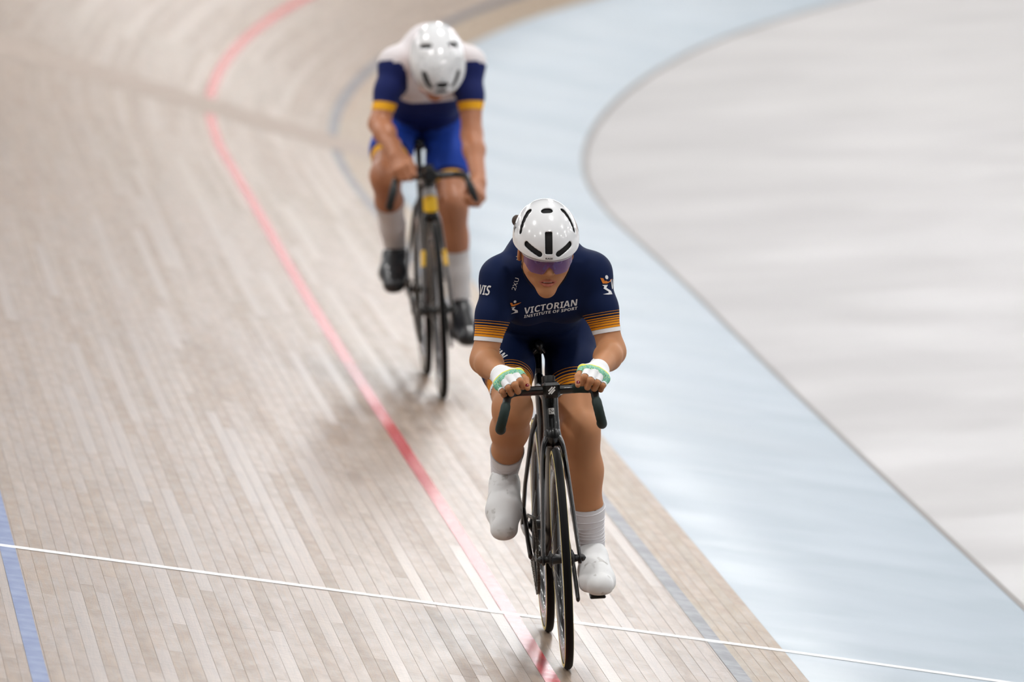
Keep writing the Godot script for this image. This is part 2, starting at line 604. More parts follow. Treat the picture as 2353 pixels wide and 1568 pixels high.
func build_hall() -> void:
	var wall := mat(rgb(120, 122, 126), 0.8)
	var roof := mat(rgb(128, 130, 134), 0.8)
	var x0 := -30.0
	var x1 := 62.0
	var z0 := -104.0
	var z1 := 20.0
	var top := 13.0
	slab("ceiling", Vector3((x0 + x1) / 2, top + 0.2, (z0 + z1) / 2), Vector3((x1 - x0) / 2 + 0.4, 0.2, (z1 - z0) / 2 + 0.4), roof, "pale metal roof of the velodrome hall")
	slab("wall_left", Vector3(x0 - 0.2, top / 2, (z0 + z1) / 2), Vector3(0.2, top / 2, (z1 - z0) / 2), wall, "pale wall behind the outside of the track")
	slab("wall_right", Vector3(x1 + 0.2, top / 2, (z0 + z1) / 2), Vector3(0.2, top / 2, (z1 - z0) / 2), wall, "pale wall on the far side of the infield")
	slab("wall_near", Vector3((x0 + x1) / 2, top / 2, z1 + 0.2), Vector3((x1 - x0) / 2 + 0.4, top / 2, 0.2), mat(rgb(62, 64, 68), 0.8), "dark wall behind the camera stand")
	slab("wall_far", Vector3((x0 + x1) / 2, top / 2, z0 - 0.2), Vector3((x1 - x0) / 2 + 0.4, top / 2, 0.2), wall, "pale wall beyond the far bend")
	# infield: sealed concrete
	var con := mat(Color.WHITE, 1.0)
	con.albedo_texture = cloud_texture(11, rgb(164, 162, 163), rgb(171, 169, 170), 0.012)
	con.roughness_texture = cloud_texture(12, Color(0.47, 0.47, 0.47), Color(0.56, 0.56, 0.56), 0.01)
	con.uv1_triplanar = true
	con.uv1_world_triplanar = true
	con.uv1_scale = Vector3(0.11, 0.11, 0.11)
	slab("floor", Vector3((x0 + x1) / 2, -0.16, (z0 + z1) / 2), Vector3((x1 - x0) / 2, 0.15, (z1 - z0) / 2), con, "pale grey sealed concrete floor of the infield")
	# lit window band in the far wall
	var glow := mat(Color(0.9, 0.93, 0.96), 0.4)
	glow.emission_enabled = true
	glow.emission = Color(0.93, 0.96, 1.0)
	glow.emission_energy_multiplier = WINDOW_GLOW
	var bar := mat(rgb(120, 124, 128), 0.5)
	var n := 0
	for k in 11:
		n += 1
		var cx := -24.0 + k * 7.6
		var w := Node3D.new()
		w.name = "window_%d" % n
		add_child(w)
		tag(w, "bright frosted window in the far end wall", "", "", "structure")
		var a := Sh.new()
		a.box(Vector3(cx, 6.3, z0 + 0.03), Vector3(3.4, 3.2, 0.02), Basis.IDENTITY, 0.005)
		part("pane", a, glow, w)
		var b := Sh.new()
		for e in [[0, 3.26, 3.5, 0.07], [0, -3.26, 3.5, 0.07], [3.45, 0, 0.07, 3.3], [-3.45, 0, 0.07, 3.3], [0, 0, 0.04, 3.3]]:
			b.box(Vector3(cx + e[0], 6.3 + e[1], z0 + 0.05), Vector3(e[2], e[3], 0.05), Basis.IDENTITY, 0.008)
		part("window_frame", b, bar, w)
	# roof lamps
	var shell := mat(rgb(210, 212, 215), 0.5)
	var lit := mat(Color(1, 1, 1), 0.4)
	lit.emission_enabled = true
	lit.emission = Color(1.0, 0.995, 0.985)
	lit.emission_energy_multiplier = 4.0
	var proto: Node3D = null
	for i in 7:
		for j in 8:
			var at := Vector3(-20.0 + i * 11.5, top - 1.2, -22.5 - j * 10.5)
			var o: Node3D
			if proto == null:
				o = thing("ceiling_light", "white rectangular high bay lamp hung under the hall roof", "lamp", at, 0.0, "high bay lamps under the roof")
				var h := Sh.new()
				h.box(Vector3(0, 0.06, 0), Vector3(0.75, 0.06, 0.28), Basis.IDENTITY, 0.015)
				for sx in [-0.5, 0.5]: h.tube([Vector3(sx, 0.1, 0), Vector3(sx, 1.22, 0)], [0.008, 0.008], 6)
				part("housing", h, shell, o)
				var d := Sh.new()
				d.box(Vector3(0, -0.008, 0), Vector3(0.7, 0.008, 0.24), Basis.IDENTITY, 0.004)
				part("diffuser", d, lit, o)
				proto = o
			else:
				o = proto.duplicate()
				o.name = numbered("ceiling_light")
				add_child(o)
				o.position = at
			var l := AreaLight3D.new()
			l.name = "lamp_light"
			l.area_size = Vector2(1.4, 0.48)
			l.area_normalize_energy = false
			l.light_energy = LAMP_ENERGY
			l.light_color = Color(1.0, 0.995, 0.985)
			l.area_range = 120.0
			l.shadow_enabled = true
			add_child(l, true)
			l.position = at + Vector3(0, -0.03, 0)
			l.rotation_degrees.x = -90.0

static func cloud_texture(seed_no: int, a: Color, b: Color, freq: float) -> ImageTexture:
	var fine := FastNoiseLite.new()
	fine.seed = seed_no
	fine.frequency = freq
	fine.fractal_octaves = 5
	var img: Image = fine.get_seamless_image(512, 512)
	img.convert(Image.FORMAT_RGB8)
	var out := Image.create(512, 512, false, Image.FORMAT_RGB8)
	for y in 512:
		for x in 512:
			var t := img.get_pixel(x, y).r
			out.set_pixel(x, y, a.lerp(b, smoothstep(0.2, 0.8, t)))
	return ImageTexture.create_from_image(out)

# ------------------------------------------------------------------ track
const PLANK := 0.0425
const WOOD_W := 256
const WOOD_H := 1024

func wood_textures(seed_no: int) -> Array:   # [colour, roughness, height]; 4 planks wide, 2 m long
	var grain := FastNoiseLite.new()
	grain.seed = seed_no
	grain.frequency = 0.02
	grain.fractal_octaves = 4
	var rip := FastNoiseLite.new()
	rip.seed = seed_no + 5
	rip.frequency = 0.01
	rip.fractal_octaves = 3
	var blot := FastNoiseLite.new()
	blot.seed = seed_no + 9
	blot.frequency = 0.006
	blot.fractal_octaves = 3
	var c := Image.create(WOOD_W, WOOD_H, false, Image.FORMAT_RGB8)
	var r := Image.create(WOOD_W, WOOD_H, false, Image.FORMAT_RGB8)
	var h := Image.create(WOOD_W, WOOD_H, false, Image.FORMAT_RGB8)
	for y in WOOD_H:
		for x in WOOD_W:
			var warp := blot.get_noise_2d(x * 0.6, y * 0.5) * 40.0
			var g := grain.get_noise_2d(x * 3.4 + warp, y * 0.16)
			var ring := sin((x * 0.35 + warp * 1.1 + y * 0.02)) * 0.5 + 0.5
			var b := blot.get_noise_2d(x * 1.2 + 700.0, y * 0.8)
			var t := 0.90 + 0.10 * g + 0.05 * b - 0.04 * ring * ring
			c.set_pixel(x, y, Color(t, t * (0.995 - 0.01 * g), t * (0.985 - 0.03 * g)))
			var dull := clampf(0.34 + 0.07 * blot.get_noise_2d(x * 1.5 + 90.0, y * 1.1) + 0.05 * g, 0.08, 0.8)
			r.set_pixel(x, y, Color(dull, dull, dull))
			var ripple := smoothstep(0.22, 0.34, rip.get_noise_2d(x * 0.30, y * 7.0 + x * 0.6)) + 0.5 * smoothstep(0.25, 0.4, rip.get_noise_2d(x * 0.5 + 900.0, y * 16.0))
			var hh := clampf(0.4 + 0.35 * ripple + 0.05 * g, 0.0, 1.0)
			h.set_pixel(x, y, Color(hh, hh, hh))
	return [ImageTexture.create_from_image(c), ImageTexture.create_from_image(r), ImageTexture.create_from_image(h)]

func plank_shape(s0: float, s1: float, o0: float, o1: float, tint: Color, step: float, shift: Vector2, tilt: float, lift: float, into: Sh = null) -> Sh:
	var sh := into if into else Sh.new()
	var n := maxi(1, int(ceil((s1 - s0) / step)))
	var bev := 0.0004
	var prof := [[o1, -0.008], [o1, -bev], [o1 - bev, 0.0], [o0 + bev, 0.0], [o0, -bev], [o0, -0.008]]
	var base := sh.v.size()
	for j in n + 1:
		var s := lerpf(s0, s1, float(j) / n)
		var fr := frame_at(s)
		for i in prof.size():
			var o: float = prof[i][0]
			sh.v.append(spot(fr, o, prof[i][1] + lift + tilt * (o - (o0 + o1) * 0.5)))
			sh.uv.append(Vector2((o1 - o) / (4.0 * PLANK), s * 0.5) + shift)
			sh.c.append(tint)
	for j in n:
		for i in 5:
			var a := base + j * 6 + i
			sh.quad(a, a + 1, a + 7, a + 6)
	return sh

func build_track() -> void:
	var rng := RandomNumberGenerator.new()
	rng.seed = 41
	var root := thing("floor", "pale varnished timber board track banked round the bend", "track", Vector3.ZERO, 0.0, "", "structure")
	# boards
	var tex := wood_textures(3)
	var kinds := []
	for q in [0.60, 1.08, 1.25]:
		var m := mat(rgb(164, 143, 125), q)
		m.albedo_texture = tex[0]
		m.roughness_texture = tex[1]
		m.roughness_texture_channel = BaseMaterial3D.TEXTURE_CHANNEL_RED
		m.roughness = q
		if q < 1.0:
			m.roughness_texture = null
			m.roughness = 0.30
		m.heightmap_enabled = true
		m.heightmap_texture = tex[2]
		m.heightmap_scale = 0.10
		m.vertex_color_use_as_albedo = true
		m.metallic_specular = 0.5
		kinds.append(m)
	var single := []
	var rest := [Sh.new(), Sh.new(), Sh.new()]
	var strip := 0
	var off := 0.0
	while off < 7.0:
		var w := PLANK if off < 4.6 else PLANK * 3.0
		var s := 4.0 - rng.randf() * 2.0
		while s < S_END:
			var length := rng.randf_range(1.7, 3.4) * (1.0 if s < 60.0 else 1.6)
			var e := minf(s + length, S_END)
			var v := rng.randf_range(-1.0, 1.0)
			var tint := Color(0.95 + 0.035 * v, 0.945 + 0.038 * v, 0.94 + 0.042 * v)
			if rng.randf() < 0.25: tint = tint * Color(0.98, 0.955, 0.93)
			if off < 0.19: tint = tint * Color(1.12, 1.03, 0.90)
			var kind: int = [0, 1, 1, 1, 1, 2, 2][rng.randi() % 7]
			if off < 0.19: kind = 2
			var d := {"s0": s + 0.0003, "s1": e - 0.0003, "o0": off + 0.00022, "o1": off + w - 0.00022, "t": tint, "k": kind, "u": Vector2(rng.randf(), rng.randf()), "tilt": rng.randf_range(-0.006, 0.006), "lift": rng.randf_range(-0.0003, 0.0003)}
			if e > 15.6 and s < 27.0 and off < 2.75: single.append(d)
			else: plank_shape(d.s0, d.s1, d.o0, d.o1, tint, 0.6 if s < 48.0 else 0.4, d.u, d.tilt, d.lift, rest[kind])
			s = e
		off += w
		strip += 1
	single.sort_custom(func(a, b): return a.s0 < b.s0)
	for i in single.size():
		var d: Dictionary = single[i]
		if i < 300: part("plank", plank_shape(d.s0, d.s1, d.o0, d.o1, d.t, 0.7, d.u, d.tilt, d.lift), kinds[d.k], root)
		else: plank_shape(d.s0, d.s1, d.o0, d.o1, d.t, 0.8, d.u, d.tilt, d.lift, rest[d.k])
	for k in 3:
		var o := part("planking", rest[k], kinds[k], root)
		o.set_meta("kind", "stuff")
	# under the boards: dark joint bed
	part("underlay", ribbon(2.1, S_END, 0.0, 7.0, -0.006, 1.0, 2), mat(rgb(112, 94, 78), 0.9), root)
	# the painted lines
	var red := mat(rgb(190, 34, 44), 1.0)
	red.roughness_texture = tex[1]
	red.heightmap_enabled = true
	red.heightmap_texture = tex[2]
	red.heightmap_scale = 0.006
	red.roughness = 0.68
	var paint_black: StandardMaterial3D = red.duplicate()
	paint_black.roughness = 1.1
	paint_black.albedo_color = rgb(62, 62, 74)
	var paint_blue: StandardMaterial3D = paint_black.duplicate()
	paint_blue.albedo_color = rgb(84, 104, 152)
	var paint_white: StandardMaterial3D = red.duplicate()
	paint_white.albedo_color = rgb(244, 243, 240)
	paint_white.heightmap_enabled = false
	part("red_line", ribbon(4.0, S_END, 0.842, 0.892, 0.0013, 0.25), red, root)
	part("black_line", ribbon(4.0, S_END, 0.198, 0.248, 0.0013, 0.25), paint_black, root)
	part("blue_line", ribbon(4.0, S_END, 2.428, 2.478, 0.0013, 0.25), paint_blue, root)
	# cross lines
	var cross := Sh.new()
	cross_line(cross, 18.806, 0.064, -BAND, 7.0)
	part("white_line", cross, paint_white, root)
	var smear := Sh.new()
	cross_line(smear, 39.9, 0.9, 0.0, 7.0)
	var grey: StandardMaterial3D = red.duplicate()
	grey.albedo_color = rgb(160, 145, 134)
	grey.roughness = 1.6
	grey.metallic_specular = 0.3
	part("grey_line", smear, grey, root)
	# blue band
	var azure := mat(Color.WHITE, 1.0)
	azure.albedo_texture = cloud_texture(21, rgb(142, 157, 169), rgb(150, 164, 176), 0.006)
	azure.roughness_texture = cloud_texture(22, Color(0.38, 0.38, 0.38), Color(0.45, 0.45, 0.45), 0.006)
	azure.uv1_triplanar = true
	azure.uv1_world_triplanar = true
	azure.uv1_scale = Vector3(0.35, 0.35, 0.35)
	var band := Sh.new()
	var rows := []
	for j in 185:
		var fr := frame_at(2.2 + j * 0.5)
		rows.append([spot(fr, 0.0, -0.05), spot(fr, 0.0, 0.0), spot(fr, -BAND * 0.33, 0.0), spot(fr, -BAND * 0.66, 0.0), spot(fr, -BAND + 0.002, 0.0), spot(fr, -BAND, -0.002), spot(fr, -BAND, -0.05)])
	band.grid(rows)
	var b := part("trim_1", band, azure, self)
	tag(b, "pale blue painted band along the foot of the boards", "", "", "structure")
	# dark rubber joint between the band and the concrete
	var seam := Sh.new()
	rows = []
	for j in 185:
		var fr := frame_at(2.2 + j * 0.5)
		var p: Vector3 = fr[0]
		var o: Vector3 = fr[1]
		rows.append([p + o * 0.002 + Vector3.UP * 0.0015, p - o * 0.012 + Vector3.UP * 0.0025, p - o * 0.020 + Vector3.UP * 0.001, p - o * 0.023 - Vector3.UP * 0.012])
	seam.grid(rows)
	var sm := part("trim_2", seam, mat(rgb(138, 134, 132), 0.7), self)
	tag(sm, "dark grey joint strip between blue band and concrete", "", "", "structure")
	# balustrade on top of the boards
	var rail := Sh.new()
	rows = []
	for j in 93:
		var fr := frame_at(2.2 + j * 1.0)
		var e := spot(fr, 7.0, 0.0)
		var o: Vector3 = fr[1]
		rows.append([e + o * 0.06 - Vector3.UP * 0.3, e + o * 0.06 + Vector3.UP * 1.0, e + Vector3.UP * 1.0, e - Vector3.UP * 0.02])
	rail.grid(rows)
	var rl := part("trim_3", rail, mat(rgb(225, 226, 228), 0.4), self)
	tag(rl, "white safety rail panels along the top of the track", "", "", "structure")

func cross_line(sh: Sh, s: float, width: float, o0: float, o1: float) -> void:
	var rows := []
	for k in 2:
		var fr := frame_at(s + (k - 0.5) * width)
		var row := []
		var n := 40
		for i in n + 1:
			var o := lerpf(o1, o0, float(i) / n)
			row.append(spot(fr, o, 0.0014))
			sh.uv.append(Vector2(o * 6.0, (s + k * width) * 0.5))
		rows.append(row)
	sh.grid(rows)

# ------------------------------------------------------------------ bicycles
func arc_points(pts: Array, per := 5) -> Array:   # a smooth path through the points
	var out := []
	var n := pts.size()
	for i in n - 1:
		var p0: Vector3 = pts[max(i - 1, 0)]
		var p1: Vector3 = pts[i]
		var p2: Vector3 = pts[i + 1]
		var p3: Vector3 = pts[min(i + 2, n - 1)]
		for k in per: out.append(p1.cubic_interpolate(p2, p0, p3, float(k) / per))
	out.append(pts[n - 1])
	return out

func arc_values(vals: Array, per := 5) -> Array:
	var out := []
	for i in vals.size() - 1:
		for k in per: out.append(lerp(vals[i], vals[i + 1], float(k) / per))
	out.append(vals[vals.size() - 1])
	return out

func build_wheel(called: String, at: Vector3, parent: Node3D, steer: float, M: Dictionary) -> void:
	var w := group_part(called, parent)
	w.position = at
	w.rotation.y = steer
	var t := Sh.new()
	var prof := []
	for k in 13:
		var a := deg_to_rad(lerpf(-118.0, 118.0, k / 12.0))
		prof.append(Vector2(0.0128 * sin(a), 0.3212 + 0.0128 * cos(a)))
	t.lathe(Vector3.ZERO, prof, 96)
	part("tyre", t, M.tyre, w)
	for s in [-1.0, 1.0]:
		var q := Sh.new()
		var pr := []
		for k in 5:
			var a := deg_to_rad(lerpf(66.0, 112.0, k / 4.0))
			pr.append(Vector2(s * 0.0133 * sin(a), 0.3212 + 0.0133 * cos(a)))
		if s < 0: pr.reverse()
		q.lathe(Vector3.ZERO, pr, 96)
		part("sidewall", q, M.skinwall, w, "cream tyre sidewall")
	var r := Sh.new()
	r.lathe(Vector3.ZERO, [Vector2(-0.0105, 0.3165), Vector2(-0.0125, 0.305), Vector2(-0.0135, 0.29), Vector2(-0.0115, 0.272), Vector2(-0.006, 0.2615), Vector2(0, 0.2595), Vector2(0.006, 0.2615), Vector2(0.0115, 0.272), Vector2(0.0135, 0.29), Vector2(0.0125, 0.305), Vector2(0.0105, 0.3165)], 96)
	part("rim", r, M.rim, w)
	var h := Sh.new()
	h.lathe(Vector3.ZERO, [Vector2(-0.050, 0.0), Vector2(-0.050, 0.010), Vector2(-0.050, 0.010), Vector2(-0.040, 0.012), Vector2(-0.034, 0.026), Vector2(-0.030, 0.026), Vector2(-0.026, 0.016), Vector2(0.0, 0.014), Vector2(0.026, 0.016), Vector2(0.030, 0.026), Vector2(0.034, 0.026), Vector2(0.040, 0.012), Vector2(0.050, 0.010), Vector2(0.050, 0.010), Vector2(0.050, 0.0)], 32)
	part("hub", h, M.satin, w)
	var one := Sh.new()
	one.tube([Vector3(-0.031, 0.02, 0), Vector3(-0.002, 0.264, 0)], [Vector2(0.0008, 0.0017), Vector2(0.0008, 0.0017)], 6)
	var two := Sh.new()
	two.tube([Vector3(0.031, 0.02, 0), Vector3(0.002, 0.264, 0)], [Vector2(0.0008, 0.0017), Vector2(0.0008, 0.0017)], 6)
	var ms := [one.mesh(M.spoke), two.mesh(M.spoke)]
	for k in 20:
		var o := MeshInstance3D.new()
		o.name = "spoke"
		o.mesh = ms[k % 2]
		w.add_child(o, true)
		o.rotation.x = TAU * k / 20.0

func build_bike(at: Vector3, turn: float, second: bool) -> void:
	var M := {
		"tyre": mat(rgb(14, 14, 15), 0.6, 0.0, 0.0, 0.25), "skinwall": mat(rgb(214, 196, 128), 0.6), "rim": mat(rgb(24, 24, 26), 0.22, 0.0, 0.6),
		"spoke": mat(rgb(40, 40, 42), 0.3, 0.6), "satin": mat(rgb(14, 14, 15), 0.4), "carbon": mat(rgb(9, 9, 10), 0.3, 0.0, 0.4),
		"steel": mat(rgb(150, 150, 152), 0.28, 0.9), "tape": mat(rgb(12, 36, 32), 0.65), "black": mat(rgb(11, 11, 12), 0.5), "white": mat(rgb(228, 228, 226), 0.5),
		"chain": mat(rgb(92, 88, 80), 0.35, 0.7)}
	if second:
		M.skinwall = mat(rgb(60, 56, 44), 0.6)
		M.tape = mat(rgb(20, 24, 26), 0.6)
	var b: Node3D
	if second: b = thing("bicycle", "black track bicycle with yellow head tube patch under the white helmeted rider behind", "bicycle", at, turn)
	else: b = thing("bicycle", "glossy black track bicycle with cream edged tyres and green bar tape in front", "bicycle", at, turn)
	var steer := deg_to_rad(-0.6)
	build_wheel("front_wheel", Vector3(0, 0.334, 0), b, steer, M)
	build_wheel("rear_wheel", Vector3(0, 0.334, -0.965), b, 0.0, M)
	# frame
	var BB := Vector3(0, 0.284, -0.575)
	var f := Sh.new()
	f.tube([Vector3(0, 0.695, -0.150), Vector3(0, 0.75, -0.166), Vector3(0, 0.808, -0.182)], [Vector2(0.026, 0.034), Vector2(0.0245, 0.032), Vector2(0.0255, 0.030)], 20)
	f.tube([Vector3(0, 0.715, -0.175), Vector3(0, 0.62, -0.24), Vector3(0, 0.42, -0.44), BB + Vector3(0, 0.02, 0.01)], [Vector2(0.022, 0.036), Vector2(0.021, 0.038), Vector2(0.021, 0.037), Vector2(0.026, 0.036)], 18)
	f.tube([Vector3(0, 0.785, -0.19), Vector3(0, 0.79, -0.42), Vector3(0, 0.785, -0.69)], [Vector2(0.02, 0.024), Vector2(0.016, 0.02), Vector2(0.015, 0.019)], 16)
	f.tube([BB, Vector3(0, 0.45, -0.617), Vector3(0, 0.64, -0.664), Vector3(0, 0.815, -0.705)], [Vector2(0.026, 0.03), Vector2(0.016, 0.036), Vector2(0.016, 0.032), Vector2(0.0155, 0.028)], 18)
	f.tube([BB - Vector3(0.042, 0, 0), BB + Vector3(0.042, 0, 0)], [0.024, 0.024], 20)
	for s in [-1.0, 1.0]:
		f.tube([Vector3(s * 0.012, 0.70, -0.682), Vector3(s * 0.03, 0.645, -0.715), Vector3(s * 0.052, 0.48, -0.84), Vector3(s * 0.061, 0.345, -0.955)], [Vector2(0.009, 0.012), Vector2(0.008, 0.013), Vector2(0.0065, 0.011), Vector2(0.007, 0.012)], 12)
		f.tube([BB + Vector3(s * 0.026, 0.0, -0.01), Vector3(s * 0.04, 0.295, -0.70), Vector3(s * 0.058, 0.325, -0.90), Vector3(s * 0.061, 0.334, -0.985)], [Vector2(0.012, 0.018), Vector2(0.008, 0.015), Vector2(0.008, 0.012), Vector2(0.006, 0.016)], 12)
		f.tube([Vector3(s * 0.052, 0.334, -0.965), Vector3(s * 0.074, 0.334, -0.965)], [0.0115, 0.0095], 12)
	part("frame", f, M.carbon, b)
	# fork
	var k := Sh.new()
	k.tube([Vector3(0, 0.70, -0.151), Vector3(0, 0.683, -0.147)], [Vector2(0.027, 0.035), Vector2(0.029, 0.036)], 20)
	for s in [-1.0, 1.0]:
		k.tube(arc_points([Vector3(s * 0.010, 0.688, -0.148), Vector3(s * 0.0245, 0.668, -0.142), Vector3(s * 0.033, 0.625, -0.128), Vector3(s * 0.041, 0.53, -0.088), Vector3(s * 0.049, 0.42, -0.04), Vector3(s * 0.0545, 0.345, -0.004), Vector3(s * 0.0555, 0.322, 0.004)], 3), arc_values([Vector2(0.017, 0.028), Vector2(0.011, 0.030), Vector2(0.0085, 0.029), Vector2(0.0075, 0.024), Vector2(0.0068, 0.018), Vector2(0.0062, 0.013), Vector2(0.006, 0.010)], 3), 14)
	part("fork", k, M.carbon, b)
	for s in [-1.0, 1.0]:
		var nut := Sh.new()
		nut.lathe(Vector3(0, 0.334, 0), [Vector2(s * 0.050, 0.0), Vector2(s * 0.050, 0.0115), Vector2(s * 0.050, 0.0115), Vector2(s * 0.064, 0.0115), Vector2(s * 0.064, 0.0115), Vector2(s * 0.070, 0.008), Vector2(s * 0.074, 0.0)] if s > 0 else [Vector2(-0.074, 0.0), Vector2(-0.070, 0.008), Vector2(-0.064, 0.0115), Vector2(-0.064, 0.0115), Vector2(-0.050, 0.0115), Vector2(-0.050, 0.0115), Vector2(-0.050, 0.0)], 12)
		part("axle_nut", nut, M.satin, b)
	# head tube badge
	if not second:
		var bd := Sh.new()
		var c := Vector3(0.001, 0.767, -0.1385)
		var nb := Basis(Vector3.RIGHT, deg_to_rad(-16.0))
		bd.box(c, Vector3(0.0085, 0.0095, 0.0012), nb, 0.0006)
		part("badge", bd, M.white, b, "small white square badge with dots")
		var dots := Sh.new()
		for d in [[-0.003, 0.005], [-0.001, 0.001], [0.003, -0.001], [0.0062, 0.0], [-0.004, -0.005]]:
			dots.lathe(Vector3.ZERO, [], 3)
			var q := Sh.new()
			q.lathe(Vector3.ZERO, [Vector2(0.0, 0.0014), Vector2(0.0006, 0.0014), Vector2(0.0006, 0.0014), Vector2(0.0006, 0.0)], 10)
			var o := dots.v.size()
			for p in q.v: dots.v.append(c + nb * (Vector3(d[0], d[1], 0.0012) + Vector3(-p.z, p.y, p.x)))
			for i in q.f: dots.f.append(i + o)
		part("badge_print", dots, M.black, b)
	else:
		var yel := mat(rgb(235, 186, 20), 0.5)
		var bd := Sh.new()
		bd.tube([Vector3(0, 0.70, -0.148), Vector3(0, 0.742, -0.160)], [Vector2(0.0275, 0.0365), Vector2(0.0265, 0.0345)], 20)
		part("head_tube_patch", bd, yel, b, "yellow patch round the head tube")
		var wb := Sh.new()
		wb.tube([Vector3(0, 0.750, -0.164), Vector3(0, 0.768, -0.170)], [Vector2(0.0265, 0.0340), Vector2(0.0262, 0.0335)], 20)
		part("head_tube_band", wb, mat(rgb(190, 192, 196), 0.4), b, "pale band round the head tube")
		for s in [-1.0, 1.0]:
			var fb := Sh.new()
			fb.tube([Vector3(s * 0.0395, 0.545, -0.094), Vector3(s * 0.0435, 0.495, -0.073)], [Vector2(0.0088, 0.026), Vector2(0.0085, 0.0235)], 14)
			part("fork_patch", fb, yel, b, "yellow patch on the fork blade")
	# stem
	var st := Sh.new()
	st.tube([Vector3(0, 0.802, -0.180), Vector3(0, 0.832, -0.188), Vector3(0, 0.842, -0.191)], [0.0225, 0.0225, 0.016], 20)
	st.tube([Vector3(0, 0.838, -0.188), Vector3(0, 0.838, -0.085)], [Vector2(0.021, 0.018), Vector2(0.021, 0.019)], 18)
	st.box(Vector3(0, 0.8385, -0.068), Vector3(0.0255, 0.0235, 0.0215), Basis.IDENTITY, 0.008)
	part("stem", st, M.carbon, b)
	var cap := Sh.new()
	cap.tube([Vector3(0, 0.848, -0.193), Vector3(0, 0.8655, -0.1975), Vector3(0, 0.867, -0.198), Vector3(0, 0.8672, -0.198)], [0.0205, 0.0205, 0.019, 0.0005], 24, Vector3.RIGHT, false)
	part("stem_cap", cap, M.satin, b)
	if not second:
		var lo := Sh.new()   # three slanted white stripes on the face plate
		for q in [[-0.0098, -0.002, 0.0025, 0.0105], [-0.0098, -0.0105, 0.0105, 0.0105], [-0.0025, -0.0105, 0.0098, 0.002]]:
			var a := Vector2(q[0], q[1])
			var c := Vector2(q[2], q[3])
			var nrm := (c - a).normalized().orthogonal() * 0.0021
			var z := -0.0460
			lo.flat(Vector3(a.x - nrm.x, 0.8385 + a.y - nrm.y, z), Vector3(c.x - nrm.x, 0.8385 + c.y - nrm.y, z), Vector3(c.x + nrm.x, 0.8385 + c.y + nrm.y, z), Vector3(a.x + nrm.x, 0.8385 + a.y + nrm.y, z))
		for i in range(0, lo.f.size(), 3):
			var nz := (lo.v[lo.f[i + 2]] - lo.v[lo.f[i]]).cross(lo.v[lo.f[i + 1]] - lo.v[lo.f[i]]).z
			if nz < 0:
				var q := lo.f[i]
				lo.f[i] = lo.f[i + 1]
				lo.f[i + 1] = q
		part("stem_stripes", lo, M.white, b, "three slanted white stripes on the stem face")
	# handlebar
	var hb := group_part("handlebar", b)
	var bars := [[-1.0, 0.0], [1.0, 0.018 if not second else 0.0]]
	var mid := Sh.new()
	mid.tube([Vector3(-0.115, 0.837, -0.072), Vector3(-0.05, 0.838, -0.07), Vector3(0.05, 0.838, -0.07), Vector3(0.115, 0.837, -0.072)], [0.0118, 0.0145, 0.0145, 0.0118], 16, Vector3.UP)
	part("top_bar", mid, M.carbon, hb)
	for e in bars:
		var s: float = e[0]
		var n: float = e[1]
		var pts := arc_points([Vector3(s * 0.075, 0.838, -0.071), Vector3(s * 0.112, 0.836, -0.066), Vector3(s * (0.132 - n * 0.3), 0.829, -0.043), Vector3(s * (0.139 - n * 0.6), 0.815, -0.014), Vector3(s * (0.147 - n * 0.8), 0.79, 0.006), Vector3(s * (0.157 - n), 0.757, 0.004), Vector3(s * (0.1625 - n), 0.735, -0.02), Vector3(s * (0.1615 - n) + 0.003, 0.727, -0.06), Vector3(s * (0.160 - n) + 0.006, 0.725, -0.12)], 4)
		var cut := 14
		var g1 := Sh.new()
		var r1 := []
		for i in cut + 1: r1.append(0.0122)
		g1.tube(pts.slice(0, cut + 1), r1, 14, Vector3.UP)
		part("bar_bend", g1, M.black, hb)
		var g2 := Sh.new()
		var r2 := []
		for i in pts.size() - cut: r2.append(0.0146 + 0.0004 * (i % 2))
		g2.tube(pts.slice(cut), r2, 16, Vector3.UP)
		part("grip", g2, M.tape, hb, "" if second else "dark green bar tape")
	if not second:
		var tp := Sh.new()
		tp.tube([Vector3(0.062, 0.838, -0.0705), Vector3(0.085, 0.838, -0.071), Vector3(0.112, 0.836, -0.066)], [0.0142, 0.0142, 0.0138], 14, Vector3.UP)
		part("tape_end", tp, M.tape, hb)
	# seat post and saddle
	var sp := Sh.new()
	sp.tube([Vector3(0, 0.79, -0.699), Vector3(0, 0.84, -0.711), Vector3(0, 0.895, -0.724)], [Vector2(0.0115, 0.02), Vector2(0.0115, 0.02), Vector2(0.013, 0.018)], 16)
	sp.box(Vector3(0, 0.898, -0.725), Vector3(0.018, 0.011, 0.022), Basis.IDENTITY, 0.004)
	part("seat_post", sp, M.carbon, b)
	var sd := Sh.new()
	var rows := []
	for j in 13:
		var t := j / 12.0
		var z := lerpf(-0.585, -0.855, t)
		var hw := lerpf(0.013, 0.066, smoothstep(0.25, 1.0, t)) * (0.6 if j == 0 else 0.9 if j == 12 else 1.0)
		var y := 0.925 + 0.012 * smoothstep(0.5, 1.0, t) - (0.004 if j == 0 else 0.0)
		var row := []
		for i in 12:
			var a := TAU * i / 12.0
			var yy := sin(a)
			row.append(Vector3(cos(a) * hw, y + (yy * 0.010 if yy > 0 else yy * 0.022), z))
		rows.append(row)
	rows.reverse()
	sd.grid(rows, true)
	for cap_row in [0, 12]:
		var o: int = cap_row * 12
		for i in range(1, 11):
			if cap_row == 0: sd.f.append_array([o, o + i, o + i + 1])
			else: sd.f.append_array([o, o + i + 1, o + i])
	part("saddle", sd, M.satin, b)
	var sr := Sh.new()
